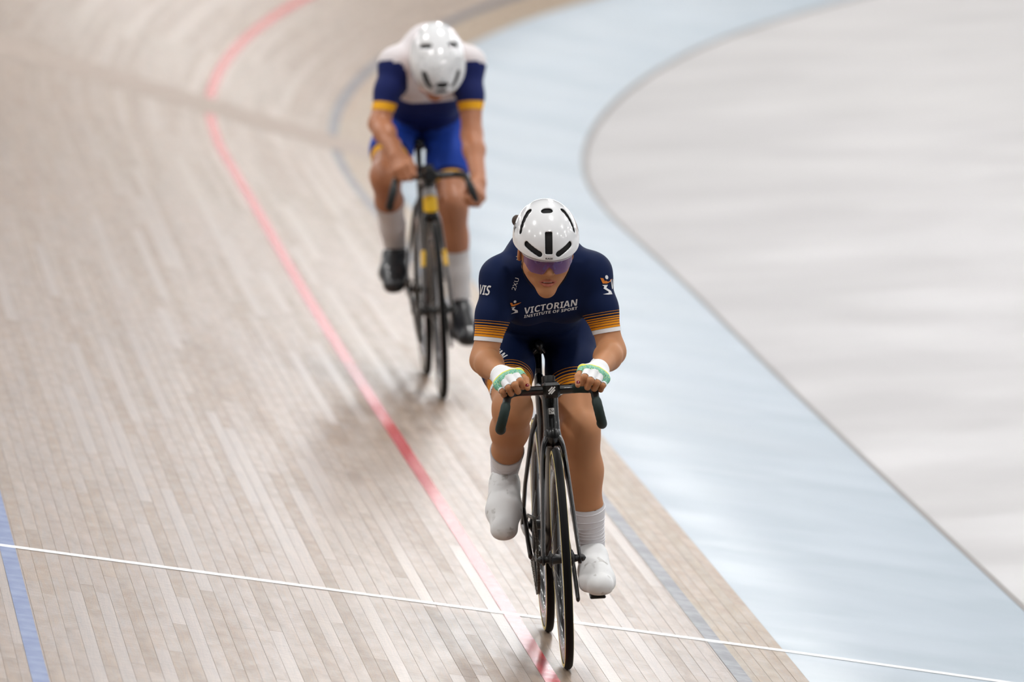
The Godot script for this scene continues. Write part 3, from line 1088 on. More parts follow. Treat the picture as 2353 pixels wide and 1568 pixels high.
	for s in [-1.0, 1.0]: sr.tube(arc_points([Vector3(s * 0.008, 0.914, -0.61), Vector3(s * 0.02, 0.897, -0.66), Vector3(s * 0.022, 0.895, -0.77), Vector3(s * 0.03, 0.912, -0.83)], 3), arc_values([0.0035, 0.0035, 0.0035, 0.0035], 3), 8)
	part("saddle_rails", sr, M.steel, b)
	if not second:
		var lb := Sh.new()
		lb.box(Vector3(0.0, 0.838, -0.6895), Vector3(0.0055, 0.0075, 0.0012), Basis(Vector3.RIGHT, deg_to_rad(-13.0)), 0.0005)
		part("post_label", lb, mat(rgb(120, 122, 124), 0.5), b, "small grey label on the seat post")
	# drive
	var crank_a := deg_to_rad(-38.0)
	var up := Vector3(0, cos(crank_a), sin(crank_a)) * 0.165
	var ring := Sh.new()
	ring.lathe(Vector3(-0.046, BB.y, BB.z), [Vector2(-0.0015, 0.090), Vector2(-0.0015, 0.1125), Vector2(-0.0015, 0.1125), Vector2(0.0015, 0.1125), Vector2(0.0015, 0.1125), Vector2(0.0015, 0.090), Vector2(0.0015, 0.090), Vector2(-0.0015, 0.090)], 72)
	for i in 58:
		var a := TAU * i / 58.0
		ring.box(Vector3(-0.046, BB.y, BB.z) + Vector3(0, cos(a), sin(a)) * 0.1145, Vector3(0.001, 0.0032, 0.0022), Basis(Vector3.RIGHT, a), 0.0005)
	for i in 5:
		var a := TAU * i / 5.0 + 0.4
		ring.tube([Vector3(-0.050, BB.y, BB.z) + Vector3(0, cos(a), sin(a)) * 0.02, Vector3(-0.048, BB.y, BB.z) + Vector3(0, cos(a), sin(a)) * 0.094], [Vector2(0.004, 0.011), Vector2(0.003, 0.008)], 10)
	part("chainring", ring, M.satin, b)
	var cog := Sh.new()
	cog.lathe(Vector3(-0.046, 0.334, -0.965), [Vector2(-0.0015, 0.02), Vector2(-0.0015, 0.031), Vector2(-0.0015, 0.031), Vector2(0.0015, 0.031), Vector2(0.0015, 0.031), Vector2(0.0015, 0.02)], 30)
	part("sprocket", cog, M.steel, b)
	var ch := Sh.new()
	var loop := []
	var rear := Vector3(-0.046, 0.334, -0.965)
	var tilt := atan2(rear.y - BB.y, BB.z - rear.z)
	for i in 60:
		var a := lerpf(PI / 2 - tilt, -PI / 2 - tilt, i / 59.0)
		loop.append(Vector3(-0.046, BB.y + 0.1165 * sin(a), BB.z + 0.1165 * cos(a)))
	for i in range(1, 30): loop.append((loop[59] as Vector3).lerp(Vector3(-0.046, rear.y - 0.033 * cos(tilt), rear.z - 0.033 * sin(tilt)), i / 30.0))
	for i in 10:
		var a := lerpf(-PI / 2 - tilt, -PI * 1.5 - tilt, i / 9.0)
		loop.append(Vector3(-0.046, rear.y + 0.033 * sin(a), rear.z + 0.033 * cos(a)))
	var tail: Vector3 = loop[loop.size() - 1]
	for i in range(1, 30): loop.append(tail.lerp(loop[0], i / 30.0))
	for i in loop.size():
		var p: Vector3 = loop[i]
		var q: Vector3 = loop[(i + 1) % loop.size()]
		var d := q - p
		if d.length() < 1e-5: continue
		var bs := Basis(Vector3.RIGHT, d.normalized(), Vector3.RIGHT.cross(d.normalized()))
		var wd := 0.0042 if i % 2 else 0.0030
		for s in [-1.0, 1.0]: ch.box((p + q) * 0.5 + Vector3(s * wd, 0, 0), Vector3(0.0007, d.length() * 0.62, 0.0042), bs, 0.0003)
		ch.box(p, Vector3(0.0036, 0.0022, 0.0022), bs, 0.0006)
	part("chain", ch, M.chain, b)
	for s in [-1.0, 1.0]:
		var cr := group_part("crank", b)
		var tip: Vector3 = BB + (up if s < 0 else -up)
		var arm := Sh.new()
		arm.tube([Vector3(s * 0.062, BB.y, BB.z), Vector3(s * 0.066, 0, 0) + BB.lerp(tip, 0.3) , Vector3(s * 0.070, tip.y, tip.z)], [Vector2(0.0075, 0.017), Vector2(0.0065, 0.014), Vector2(0.0065, 0.0125)], 14)
		arm.tube([Vector3(s * 0.044, BB.y, BB.z), Vector3(s * 0.07, BB.y, BB.z)], [0.014, 0.012], 14)
		part("crank_arm", arm, M.satin, cr)
		var pd := Sh.new()
		pd.tube([Vector3(s * 0.072, tip.y, tip.z), Vector3(s * 0.15, tip.y, tip.z)], [0.008, 0.006], 12)
		var pitch := deg_to_rad(38.0 if s < 0 else 8.0)
		var pb := Basis(Vector3.RIGHT, pitch)
		var body_at := Vector3(s * 0.130, tip.y, tip.z) + pb * Vector3(0, -0.012 if s < 0 else 0.006, -0.006)
		pd.box(body_at, Vector3(0.024, 0.0045, 0.026), pb, 0.003)
		pd.box(body_at + pb * Vector3(0.003 * s, 0.007, 0.0), Vector3(0.017, 0.003, 0.022), pb, 0.002)
		part("pedal", pd, M.satin, cr)
		var bolt := Sh.new()
		bolt.tube([Vector3(s * 0.069, BB.y, BB.z), Vector3(s * 0.0745, BB.y, BB.z)], [0.006, 0.006], 12)
		part("bolt", bolt, M.steel, cr)

# ------------------------------------------------------------------ riders
const TORSO := 0
const ARM_R := 1
const ARM_L := 2
const THIGH_R := 3
const THIGH_L := 4
const NECK := 6
const FORE_R := 11
const FORE_L := 12
const SHANK_R := 13
const SHANK_L := 14
const PELVIS := 20

func body_field(j: Dictionary) -> Field:
	var F := Field.new()
	var sc: Vector3 = ((j.sh_r as Vector3) + (j.sh_l as Vector3)) * 0.5 + Vector3(0, -0.03, -0.03)
	var pl: Vector3 = j.pelvis
	var w := Vector3(1, 0, 0)
	var up := Vector3(0, 0.86, -0.5)
	var chest := pl.lerp(sc, 0.9)
	var mid := pl.lerp(sc, 0.55)
	var belly := pl.lerp(sc, 0.27)
	F.cone(chest - w * 0.068, chest + w * 0.068, 0.093, 0.093, 0.05, TORSO)
	F.cone(chest + up * 0.05 - w * 0.045, chest + up * 0.05 + w * 0.045, 0.082, 0.082, 0.05, TORSO)
	var low := PELVIS if j.has("short_top") else TORSO
	F.cone(mid - w * 0.048, mid + w * 0.048, 0.097, 0.097, 0.06, low)
	F.cone(belly - w * 0.042, belly + w * 0.042, 0.096, 0.096, 0.06, low)
	F.cone(pl - w * 0.07, pl + w * 0.07, 0.098, 0.098, 0.06, PELVIS)
	for s in [-1.0, 1.0]:
		F.ball(pl + Vector3(s * 0.075, -0.02, -0.04), 0.09, 0.05, PELVIS)
		F.egg(chest + Vector3(s * 0.062, -0.052 + j.get("flat", 0.0), 0.045), Vector3(0.056, 0.05, 0.052), 0.05, TORSO)
	var nb: Vector3 = j.neck_base
	F.cone(nb - w * 0.028, nb + w * 0.028, 0.058, 0.058, 0.05, TORSO)
	F.cone(nb - w * 0.02, j.sh_r + Vector3(0.01, 0.004, 0), 0.056, 0.042, 0.05, TORSO)
	F.cone(nb + w * 0.02, j.sh_l + Vector3(-0.01, 0.004, 0), 0.056, 0.042, 0.05, TORSO)
	F.cone(chest + Vector3(-0.05, 0.0, 0.04), j.sh_r, 0.062, 0.05, 0.05, TORSO)
	F.cone(chest + Vector3(0.05, 0.0, 0.04), j.sh_l, 0.062, 0.05, 0.05, TORSO)
	F.cone(nb + Vector3(0, -0.01, 0), j.neck_top, 0.056, 0.05, 0.04, NECK)
	for e in [[j.sh_r, j.el_r, j.wr_r, ARM_R, FORE_R], [j.sh_l, j.el_l, j.wr_l, ARM_L, FORE_L]]:
		var s: Vector3 = e[0]
		var el: Vector3 = e[1]
		var wr: Vector3 = e[2]
		F.cone(s, s.lerp(el, 0.45), 0.052, 0.046, 0.035, e[3])
		F.cone(s.lerp(el, 0.45), el, 0.046, 0.037, 0.03, e[3])
		F.cone(el, el.lerp(wr, 0.32) + Vector3(0, 0.002, 0), 0.037, 0.038, 0.03, e[4])
		F.cone(el.lerp(wr, 0.32) + Vector3(0, 0.002, 0), wr, 0.038, 0.0275, 0.03, e[4])
	for e in [[j.hip_r, j.kn_r, j.an_r, THIGH_R, SHANK_R], [j.hip_l, j.kn_l, j.an_l, THIGH_L, SHANK_L]]:
		var h: Vector3 = e[0]
		var kn: Vector3 = e[1]
		var an: Vector3 = e[2]
		var back := (h.lerp(an, 0.5) - kn).normalized()
		F.cone(h, h.lerp(kn, 0.45), 0.084, 0.074, 0.04, e[3])
		F.cone(h.lerp(kn, 0.45), h.lerp(kn, 0.92), 0.074, 0.056, 0.04, e[3])
		F.ball(kn - back * 0.004, 0.05, 0.035, e[4])
		var cf: float = 0.053 * j.get("calf", 1.0)
		F.cone(kn + back * 0.004, kn.lerp(an, 0.32) + back * 0.018, 0.049, cf, 0.035, e[4])
		F.cone(kn.lerp(an, 0.32) + back * 0.018, kn.lerp(an, 0.66) + back * 0.008, cf, 0.038, 0.035, e[4])
		F.cone(kn.lerp(an, 0.1), an, 0.045, 0.031, 0.03, e[4])
		F.cone(kn.lerp(an, 0.66) + back * 0.008, an, 0.04, 0.032, 0.03, e[4])
	return F

func along(a: Vector3, b: Vector3, p: Vector3) -> float:   # metres from a towards b
	return (p - a).dot((b - a).normalized())

func hem(a: Vector3, b: Vector3) -> Vector3:   # the way a sleeve hem faces
	return ((b - a).normalized() + Vector3(0, -0.8, 0)).normalized()

# hand: wrist, forward (to the knuckles), towards the thumb, back of the hand; curl angles in degrees
func hand_field(wr: Vector3, fw: Vector3, sd: Vector3, curl: Array, thumb: Array) -> Dictionary:
	fw = fw.normalized()
	sd = (sd - fw * sd.dot(fw)).normalized()
	var up := fw.cross(sd)
	if up.y < 0 and absf(up.y) > 0.2: up = -up
	var F := Field.new()
	var pips := []
	var mc := []
	var spread := [0.031, 0.0105, -0.010, -0.029]
	var long := [0.078, 0.082, 0.078, 0.070]
	var len1 := [0.040, 0.044, 0.040, 0.032]
	var len2 := [0.024, 0.028, 0.026, 0.019]
	var len3 := [0.019, 0.020, 0.020, 0.018]
	var r := [0.0098, 0.0100, 0.0096, 0.0086]
	F.cone(wr - fw * 0.055, wr + fw * 0.008, 0.030, 0.028, 0.012, 0)
	for i in 4:
		var m: Vector3 = wr + fw * long[i] + sd * spread[i] - up * (0.003 if i == 0 or i == 3 else 0.0) - up * (0.004 if i == 3 else 0.0)
		mc.append(m)
		F.cone(wr + fw * 0.005 + sd * spread[i] * 0.45, m - up * 0.004, 0.0165, 0.0135, 0.012, 0)
	F.cone(wr + fw * 0.03 - sd * 0.018 - up * 0.012, wr + fw * 0.062 - sd * 0.02 - up * 0.012, 0.014, 0.012, 0.012, 0)
	for i in 4:
		var m: Vector3 = mc[i]
		var a: float = deg_to_rad(curl[0] + (i - 1) * 3.0)
		var d1 := fw * cos(a) - up * sin(a)
		var p: Vector3 = m + d1 * len1[i]
		a += deg_to_rad(curl[1])
		var d2 := fw * cos(a) - up * sin(a)
		var q: Vector3 = p + d2 * len2[i]
		a += deg_to_rad(curl[2])
		var d3 := fw * cos(a) - up * sin(a)
		F.cone(m, p, r[i] + 0.0012, r[i] + 0.0002, 0.006, 1 + i)
		F.cone(p, q, r[i] + 0.0002, r[i] - 0.0008, 0.004, 1 + i)
		F.cone(q, q + d3 * len3[i], r[i] - 0.0008, r[i] - 0.0022, 0.004, 1 + i)
		pips.append([p - d1 * 0.004, d1])
	var tb: Array = thumb
	var t0: Vector3 = wr + fw * 0.02 + sd * 0.018 - up * 0.008
	var pts := [t0]
	for e in tb: pts.append(wr + fw * e[0] + sd * e[1] + up * e[2])
	F.cone(pts[0], pts[1], 0.0165, 0.0135, 0.012, 5)
	F.cone(pts[1], pts[2], 0.0125, 0.0105, 0.006, 5)
	F.cone(pts[2], pts[3], 0.0108, 0.0085, 0.005, 5)
	pips.append([(pts[1] as Vector3).lerp(pts[2], 0.6), ((pts[2] as Vector3) - (pts[1] as Vector3)).normalized()])
	return {"F": F, "pips": pips, "mc": mc, "fw": fw, "sd": sd, "up": up, "wr": wr, "thumb": pts}

func conform(F: Field, src: PackedVector2Array, tri: PackedInt32Array, at: Vector3, xd: Vector3, yd: Vector3, dir: Vector3, off: float, into: Sh) -> void:
	# flat artwork laid on the surface along dir, standing off it by off
	var base := into.v.size()
	for p in src:
		var h := F.trace(at + xd * p.x + yd * p.y - dir * 0.2, dir, off)
		into.v.append(h)
		into.nn.append(-dir)
	for t in range(0, tri.size(), 3):
		var a := base + tri[t]
		var b := base + tri[t + 1]
		var c := base + tri[t + 2]
		var n := (into.v[c] - into.v[a]).cross(into.v[b] - into.v[a])
		if n.dot(-dir) < 0.0: into.f.append_array([a, c, b])
		else: into.f.append_array([a, b, c])
		var m := -n.normalized() if n.dot(-dir) < 0.0 else n.normalized()
		for i in [a, b, c]: into.nn[i] = (into.nn[i] + m * 0.7).normalized()

func letters(text: String, height: float, slant := 0.0, stretch := 1.0, weight := 800) -> Array:   # [points, triangles], centred
	var f := SystemFont.new()
	f.font_names = PackedStringArray(["Droid Sans"])
	f.font_weight = weight
	var tm := TextMesh.new()
	tm.font = f
	tm.font_size = 64
	tm.pixel_size = 0.01
	tm.depth = 0.0
	tm.curve_step = 2.0
	tm.text = text
	var arr := tm.get_mesh_arrays()
	var vv: PackedVector3Array = arr[Mesh.ARRAY_VERTEX]
	var ff: PackedInt32Array = arr[Mesh.ARRAY_INDEX] if arr[Mesh.ARRAY_INDEX] != null else PackedInt32Array(range(vv.size()))
	var lo := Vector2(1e9, 1e9)
	var hi := -lo
	for p in vv:
		lo = lo.min(Vector2(p.x, p.y))
		hi = hi.max(Vector2(p.x, p.y))
	var k := height / maxf(hi.y - lo.y, 1e-6)
	var out := PackedVector2Array()
	for p in vv:
		var q := (Vector2(p.x, p.y) - (lo + hi) * 0.5) * k
		out.append(Vector2(q.x * stretch + q.y * slant, q.y))
	return [out, ff]

func poly(pts: Array) -> Array:
	var a := PackedVector2Array(pts)
	return [a, Geometry2D.triangulate_polygon(a)]

func disc2(c: Vector2, r: float) -> Array:
	var a := []
	for i in 16: a.append(c + Vector2(cos(TAU * i / 16.0), sin(TAU * i / 16.0)) * r)
	return poly(a)

func stripes_texture(cols: Array) -> ImageTexture:
	# cols: [ground colour, [[from, to, colour] in metres above the hem]]; 0.16 m tall
	var n := cols.size()
	var img := Image.create(32 * n, 1024, false, Image.FORMAT_RGB8)
	for i in n:
		img.fill_rect(Rect2i(i * 32, 0, 32, 1024), cols[i][0])
		for b in cols[i][1]:
			var y0 := int(b[0] / 0.16 * 1024)
			img.fill_rect(Rect2i(i * 32, y0, 32, maxi(1, int((b[1] - b[0]) / 0.16 * 1024))), b[2])
	return ImageTexture.create_from_image(img)

func bands(scale: float, col: Color, white: Color, white_h: float) -> Array:
	var out := [[0.0, white_h, white]]
	var mids := [0.0042, 0.0127, 0.0205, 0.0275, 0.0340, 0.0425, 0.0500]
	var wide := [0.0069, 0.0066, 0.0054, 0.0044, 0.0034, 0.0024, 0.0014]
	for i in 7: out.append([white_h + (mids[i] - wide[i] * 0.5) * scale, white_h + (mids[i] + wide[i] * 0.5) * scale, col])
	return out

func dress(body: Dictionary, j: Dictionary, cuts: Dictionary, tex: ImageTexture, ncol: int, off: float) -> Sh:
	var g := PackedFloat32Array()
	var uvs := PackedVector2Array()
	var vv: PackedVector3Array = body.v
	var gg: PackedInt32Array = body.g
	g.resize(vv.size())
	uvs.resize(vv.size())
	var seam: float = 0.012 if j.has("short_top") else -1.0
	for i in vv.size():
		var p := vv[i]
		var col := 0
		var h := 0.16
		var q := 1.0
		match gg[i]:
			ARM_R:
				q = cuts.arm_r - along(j.sh_r, j.sh_r + hem(j.sh_r, j.el_r), p)
				col = 1 if along(j.sh_r, j.el_r, p) > seam else 0
			ARM_L:
				q = cuts.arm_l - along(j.sh_l, j.sh_l + hem(j.sh_l, j.el_l), p)
				col = 1 if along(j.sh_l, j.el_l, p) > seam else 0
			THIGH_R:
				q = cuts.leg_r - along(j.hip_r, j.kn_r, p)
				col = 2
			THIGH_L:
				q = cuts.leg_l - along(j.hip_l, j.kn_l, p)
				col = 2
			FORE_R, FORE_L, SHANK_R, SHANK_L: q = -0.05
			PELVIS: col = mini(3, ncol - 1)
			NECK: q = cuts.neck - along(j.neck_base, j.neck_top, p)
		if col == 1 or col == 2: h = clampf(q, 0.0, 0.16)
		g[i] = q
		uvs[i] = Vector2((col + 0.5) / ncol, clampf(h / 0.16, 0.002, 0.998))
	return cloth(body, g, off, uvs)

func sock(body: Dictionary, grp: int, kn: Vector3, an: Vector3, from: float, off: float) -> Sh:
	var g := PackedFloat32Array()
	var vv: PackedVector3Array = body.v
	var gg: PackedInt32Array = body.g
	g.resize(vv.size())
	for i in vv.size(): g[i] = (along(kn, an, vv[i]) - from) if gg[i] == grp else -0.05
	return cloth(body, g, off)

func shoe_field(kn: Vector3, an: Vector3, heel: Vector3, ballp: Vector3, toe: Vector3) -> Field:
	var F := Field.new()
	var side := Vector3.RIGHT
	var fwd := (toe - heel).normalized()
	var up := fwd.cross(side) * -1.0
	if up.y < 0: up = -up
	F.cone(an - (ballp - an).normalized() * 0.01, an, 0.033, 0.033, 0.01)
	F.cone(an, heel, 0.033, 0.030, 0.02)
	for s in [-1.0, 1.0]:
		F.cone(heel + side * s * 0.005, ballp + side * s * 0.016, 0.029, 0.027, 0.035)
		F.cone(ballp + side * s * 0.016, toe + side * s * 0.014, 0.027, 0.0265, 0.04)
		F.cone(an.lerp(ballp, 0.38) + up * 0.002 + side * s * 0.009, ballp + up * 0.008 + side * s * 0.013, 0.032, 0.027, 0.04)
	F.cone(an.lerp(ballp, 0.3) + up * 0.006, toe + up * 0.003, 0.032, 0.022, 0.03)
	var sole := heel.lerp(toe, 0.5) - up * 0.03
	F.below(sole, up, 0.012)
	F.below(an + (an - kn).normalized() * 0.006, (an - kn).normalized() + fwd, 0.004)
	return F

func helmet_field(vents: Array, tail := 0.0) -> Field:
	var F := Field.new()
	var c := Vector3(0, 0.035, -0.012)
	F.egg(c, Vector3(0.1, 0.118, 0.138), 0.002)
	if tail > 0.0: F.egg(c + Vector3(0, 0.008, -0.05), Vector3(0.086, 0.098, 0.125), 0.03)
	F.egg(c, Vector3(0.0945, 0.1125, 0.1325), 0.003, 0, 1)
	F.below(Vector3(0, 0.028, 0.125), Vector3(0, 1, -0.02), 0.006)
	F.below(Vector3(0, 0.012, 0.03), Vector3(0, 1, 0.28), 0.006)
	for e in vents:   # [from, to, half width from, half width to] on the shell
		var a: Vector3 = e[0]
		var b: Vector3 = e[1]
		var n := (((a + b) * 0.5 - c) / Vector3(0.0100, 0.0139, 0.0190)).normalized()
		var y := (b - a).normalized()
		var x := y.cross(n).normalized()
		if e.size() == 4:
			for q in [0.0, 0.25, 0.5, 0.75, 1.0]:
				var o := a.lerp(b, q)
				F.cone(o + n * 0.03, o - n * 0.03, lerpf(e[2], e[3], q), lerpf(e[2], e[3], q), 0.008, 0, 1)
		else: F.block((a + b) * 0.5, Vector3(e[2], (b - a).length() * 0.5, 0.035), 0.003, 0.004, 0, 1, Basis(x, y, x.cross(y)))
	return F

func place(sh: Sh, b: Basis, at: Vector3) -> Sh:
	for i in sh.v.size(): sh.v[i] = at + b * sh.v[i]
	for i in sh.nn.size(): sh.nn[i] = b * sh.nn[i]
	return sh

func head_field(neck_local: Vector3) -> Field:
	var F := Field.new()
	F.egg(Vector3(0, 0.028, -0.012), Vector3(0.074, 0.092, 0.093), 0.02)
	F.egg(Vector3(0, -0.028, 0.026), Vector3(0.061, 0.074, 0.064), 0.03)
	F.cone(Vector3(-0.05, -0.045, 0.012), Vector3(0, -0.098, 0.062), 0.018, 0.017, 0.03)
	F.cone(Vector3(0.05, -0.045, 0.012), Vector3(0, -0.098, 0.062), 0.018, 0.017, 0.03)
	F.egg(Vector3(0, -0.098, 0.069), Vector3(0.020, 0.015, 0.014), 0.02)
	for s in [-1.0, 1.0]:
		F.egg(Vector3(s * 0.04, -0.022, 0.058), Vector3(0.022, 0.024, 0.022), 0.025)
		F.egg(Vector3(s * 0.032, 0.009, 0.098), Vector3(0.017, 0.011, 0.014), 0.014, 0, 1)
		F.cone(Vector3(s * 0.012, 0.026, 0.085), Vector3(s * 0.046, 0.027, 0.068), 0.008, 0.006, 0.016)
	F.cone(Vector3(0, 0.018, 0.085), Vector3(0, -0.022, 0.104), 0.0075, 0.0105, 0.014)
	for s in [-1.0, 1.0]:
		F.egg(Vector3(s * 0.0105, -0.028, 0.095), Vector3(0.0075, 0.0065, 0.009), 0.008)
		F.ball(Vector3(s * 0.0062, -0.034, 0.1), 0.0028, 0.003, 0, 1)
	F.egg(Vector3(0, -0.062, 0.067), Vector3(0.038, 0.021, 0.018), 0.018)
	for s in [-1.0, 1.0]:
		F.cone(Vector3(s * 0.0250, -0.0605, 0.0815), Vector3(s * 0.006, -0.0558, 0.0890), 0.0030, 0.0044, 0.003, 1)
		F.cone(Vector3(s * 0.006, -0.0558, 0.0890), Vector3(0, -0.0568, 0.0893), 0.0044, 0.0042, 0.003, 1)
		F.cone(Vector3(s * 0.0240, -0.0628, 0.0815), Vector3(s * 0.009, -0.0690, 0.0880), 0.0028, 0.0046, 0.003, 1)
		F.cone(Vector3(s * 0.009, -0.0690, 0.0880), Vector3(0, -0.0697, 0.0886), 0.0046, 0.0048, 0.003, 1)
	F.egg(Vector3(0, -0.0625, 0.090), Vector3(0.0200, 0.0028, 0.014), 0.002, 2, 1)
	for s in [-1.0, 1.0]:
		F.egg(Vector3(s * 0.0765, -0.008, -0.012), Vector3(0.009, 0.03, 0.018), 0.006, 3, 0, Basis(Vector3.UP, s * 0.35))
		F.egg(Vector3(s * 0.086, -0.004, -0.008), Vector3(0.006, 0.018, 0.009), 0.005, 3, 1)
	F.cone(Vector3(0, -0.045, -0.02), neck_local, 0.05, 0.05, 0.03, 4)
	return F

func build_rider_front(at: Vector3, turn: float) -> void:
	var me := thing("person", "cyclist in navy and orange skinsuit with white helmet and mirrored glasses, riding in front", "person", at, turn)
	var j := {
		"sh_r": Vector3(-0.120, 1.158, -0.37), "sh_l": Vector3(0.158, 1.156, -0.37), "el_r": Vector3(-0.185, 0.915, -0.32), "el_l": Vector3(0.204, 0.918, -0.32),
		"wr_r": Vector3(-0.146, 0.888, -0.105), "wr_l": Vector3(0.148, 0.888, -0.105), "pelvis": Vector3(0, 0.995, -0.80),
		"hip_r": Vector3(-0.098, 0.955, -0.77), "hip_l": Vector3(0.098, 0.955, -0.77), "kn_r": Vector3(-0.1, 0.748, -0.43), "kn_l": Vector3(0.106, 0.66, -0.50),
		"an_r": Vector3(-0.118, 0.53, -0.755), "an_l": Vector3(0.127, 0.292, -0.62), "neck_base": Vector3(0.016, 1.236, -0.43), "neck_top": Vector3(0.016, 1.215, -0.25)}
	var head_at := Vector3(0.013, 1.246, -0.2)
	var head_b := Basis(Vector3.UP, deg_to_rad(1.5)) * Basis(Vector3.RIGHT, deg_to_rad(22.0)) * Basis(Vector3.BACK, deg_to_rad(-3.5))
	var F := body_field(j)
	var body := F.net(0.008)
	# hands
	var curl := [36.0, 84.0, 60.0]
	var thumb := [[0.052, 0.045, -0.012], [0.092, 0.049, -0.034], [0.116, 0.040, -0.054]]
	var hr := hand_field(j.wr_r, Vector3(0.10, -0.02, 0.99), Vector3(0.894, 0.447, 0), curl, thumb)
	var hl := hand_field(j.wr_l, Vector3(-0.10, -0.02, 0.99), Vector3(-0.894, 0.447, 0), curl, thumb)
	var hmr: Dictionary = (hr.F as Field).net(0.003)
	var hml: Dictionary = (hl.F as Field).net(0.003)
	# head
	var hf := head_field(head_b.inverse() * (j.neck_base + Vector3(0, 0.0, 0.03) - head_at))
	var hm := hf.net(0.0028)
	var skin := mat(Color.WHITE, 0.58, 0.0, 0.0, 0.38)
	skin.vertex_color_use_as_albedo = true
	skin.subsurf_scatter_enabled = true
	skin.subsurf_scatter_strength = 0.12
	var tone := rgb(188, 133, 94).srgb_to_linear()
	var sh := whole(body)
	whole(hmr, sh)
	whole(hml, sh)
	for i in sh.v.size(): sh.c.append(tone)
	var start := sh.v.size()
	var lip := rgb(182, 108, 92).srgb_to_linear()
	var hs := whole(hm)
	for i in hs.v.size():
		var d := 1.0
		for q in hf.every:
			if hf.grp[q] == 1: d = minf(d, hf.one(q, hs.v[i]))
		var k := lip.lerp(tone, smoothstep(0.0002, 0.0022, d))
		sh.c.append(k)
	place(hs, head_b, head_at)
	sh.v.append_array(hs.v)
	sh.nn.append_array(hs.nn)
	for i in hs.f: sh.f.append(i + start)
	part("body", sh, skin, me)
	# suit
	var navy := rgb(20, 33, 68)
	var orange := rgb(232, 148, 34)
	var white := rgb(236, 236, 238)
	var st := mat(Color.WHITE, 0.62, 0.0, 0.0, 0.2)
	st.albedo_texture = stripes_texture([[navy, []], [navy, bands(1.0, orange, white, 0.0125)], [navy, bands(1.25, orange, white, 0.0125)], [navy, []]])
	var cuts := {"arm_r": along(j.sh_r, j.sh_r + hem(j.sh_r, j.el_r), Vector3(-0.173, 0.971, -0.33)), "arm_l": along(j.sh_l, j.sh_l + hem(j.sh_l, j.el_l), Vector3(0.192, 0.976, -0.33)), "leg_r": 0.315, "leg_l": 0.285, "neck": 0.035}
	var suit := part("skinsuit", dress(body, j, cuts, null, 4, 0.0022), st, me, "navy skinsuit with orange striped cuffs and white hems")
	# print on the suit
	var ink_white := mat(rgb(232, 232, 234), 0.55)
	var ink_orange := mat(rgb(226, 130, 32), 0.55)
	var fwd := Vector3(0, 0.12, -1).normalized()
	var out_r := Vector3(0.75, -0.02, -0.66).normalized()
	var out_l := Vector3(-0.75, -0.02, -0.66).normalized()
	print_logo(F, suit, ink_white, ink_orange, Vector3(-0.082, 1.058, -0.2), Vector3(1, 0.02, 0), Vector3(0, 1, 0.1), fwd, 0.036)
	print_logo(F, suit, ink_white, ink_orange, Vector3(0.196, 1.125, -0.32), Vector3(0.75, -0.1, -0.66), Vector3(-0.05, 1, 0), out_l, 0.052)
	var thigh := Field.new()
	for i in F.every:
		if F.grp[i] == THIGH_R: thigh.cone(F.A[i], F.A[i] + F.BA[i], F.ra[i], F.ra[i] + F.dr[i], F.kk[i])
	var rise := Vector3(1, 0.11, 0).normalized()
	var rise_y := Vector3(-0.11, 1, 0).normalized()
	for e in [
			["chest_lettering", "VICTORIAN", 0.0205, 0.25, 1.1, 800, Vector3(0.026, 1.050, -0.2), rise, rise_y, fwd],
			["chest_lettering", "INSTITUTE OF SPORT", 0.0098, 0.25, 1.27, 800, Vector3(0.026, 1.031, -0.2), rise, rise_y, fwd],
			["sleeve_lettering", "VIS", 0.030, 0.2, 0.8, 800, Vector3(-0.174, 1.128, -0.325), Vector3(0.66, -0.05, 0.75), Vector3(0.12, 1, 0), out_r],
			["sleeve_lettering", "VIS", 0.030, 0.2, 0.8, 800, Vector3(0.221, 1.121, -0.350), Vector3(0.66, -0.05, -0.75), Vector3(-0.08, 1, 0), out_l],
			["chest_mark", "2XU", 0.013, 0.0, 1.3, 500, Vector3(-0.078, 1.128, -0.2), Vector3(0.35, 0.93, 0), Vector3(-0.93, 0.35, 0), fwd],
			["thigh_lettering", "VICTORIAN", 0.021, 0.0, 0.85, 800, Vector3(-0.134, 0.926, -0.588), Vector3(0.45, -0.45, 0.77).normalized(), Vector3(0.55, 0.80, 0.15).normalized(), Vector3(0.76, -0.36, -0.54).normalized()]]:
		var t := letters(e[1], e[2], e[3], e[4], e[5])
		var into := Sh.new()
		conform(thigh if e[0] == "thigh_lettering" else F, t[0], t[1], e[6], e[7], e[8], e[9], 0.0034, into)
		part(e[0], into, ink_white, suit, "white lettering printed on the suit")
	# gloves
	var gm := mat(Color.WHITE, 0.7)
	gm.albedo_texture = glove_texture()
	for e in [[hr, hmr], [hl, hml]]:
		var h: Dictionary = e[0]
		var m: Dictionary = e[1]
		var g := PackedFloat32Array()
		var uvs := PackedVector2Array()
		for i in (m.v as PackedVector3Array).size():
			var p: Vector3 = m.v[i]
			var id: int = m.g[i]
			var q := 1.0
			if id >= 1:
				var pip: Array = h.pips[id - 1]
				q = -(p - (pip[0] as Vector3)).dot(pip[1])
			g.append(q)
			var rel: Vector3 = p - (h.wr as Vector3)
			uvs.append(Vector2(0.5 + rel.dot(h.sd) / 0.16, clampf(0.5 + rel.dot(h.fw) / 0.26, 0.01, 0.99)))
		part("glove", cloth(m, g, 0.0016, uvs), gm, me, "white fingerless glove with green and yellow knuckle band")
		# painted thumb nail
		var tp: Array = h.thumb
		var tip: Vector3 = (tp[2] as Vector3).lerp(tp[3], 0.86)
		var axis := ((tp[3] as Vector3) - (tp[2] as Vector3)).normalized()
		var nf := Field.new()
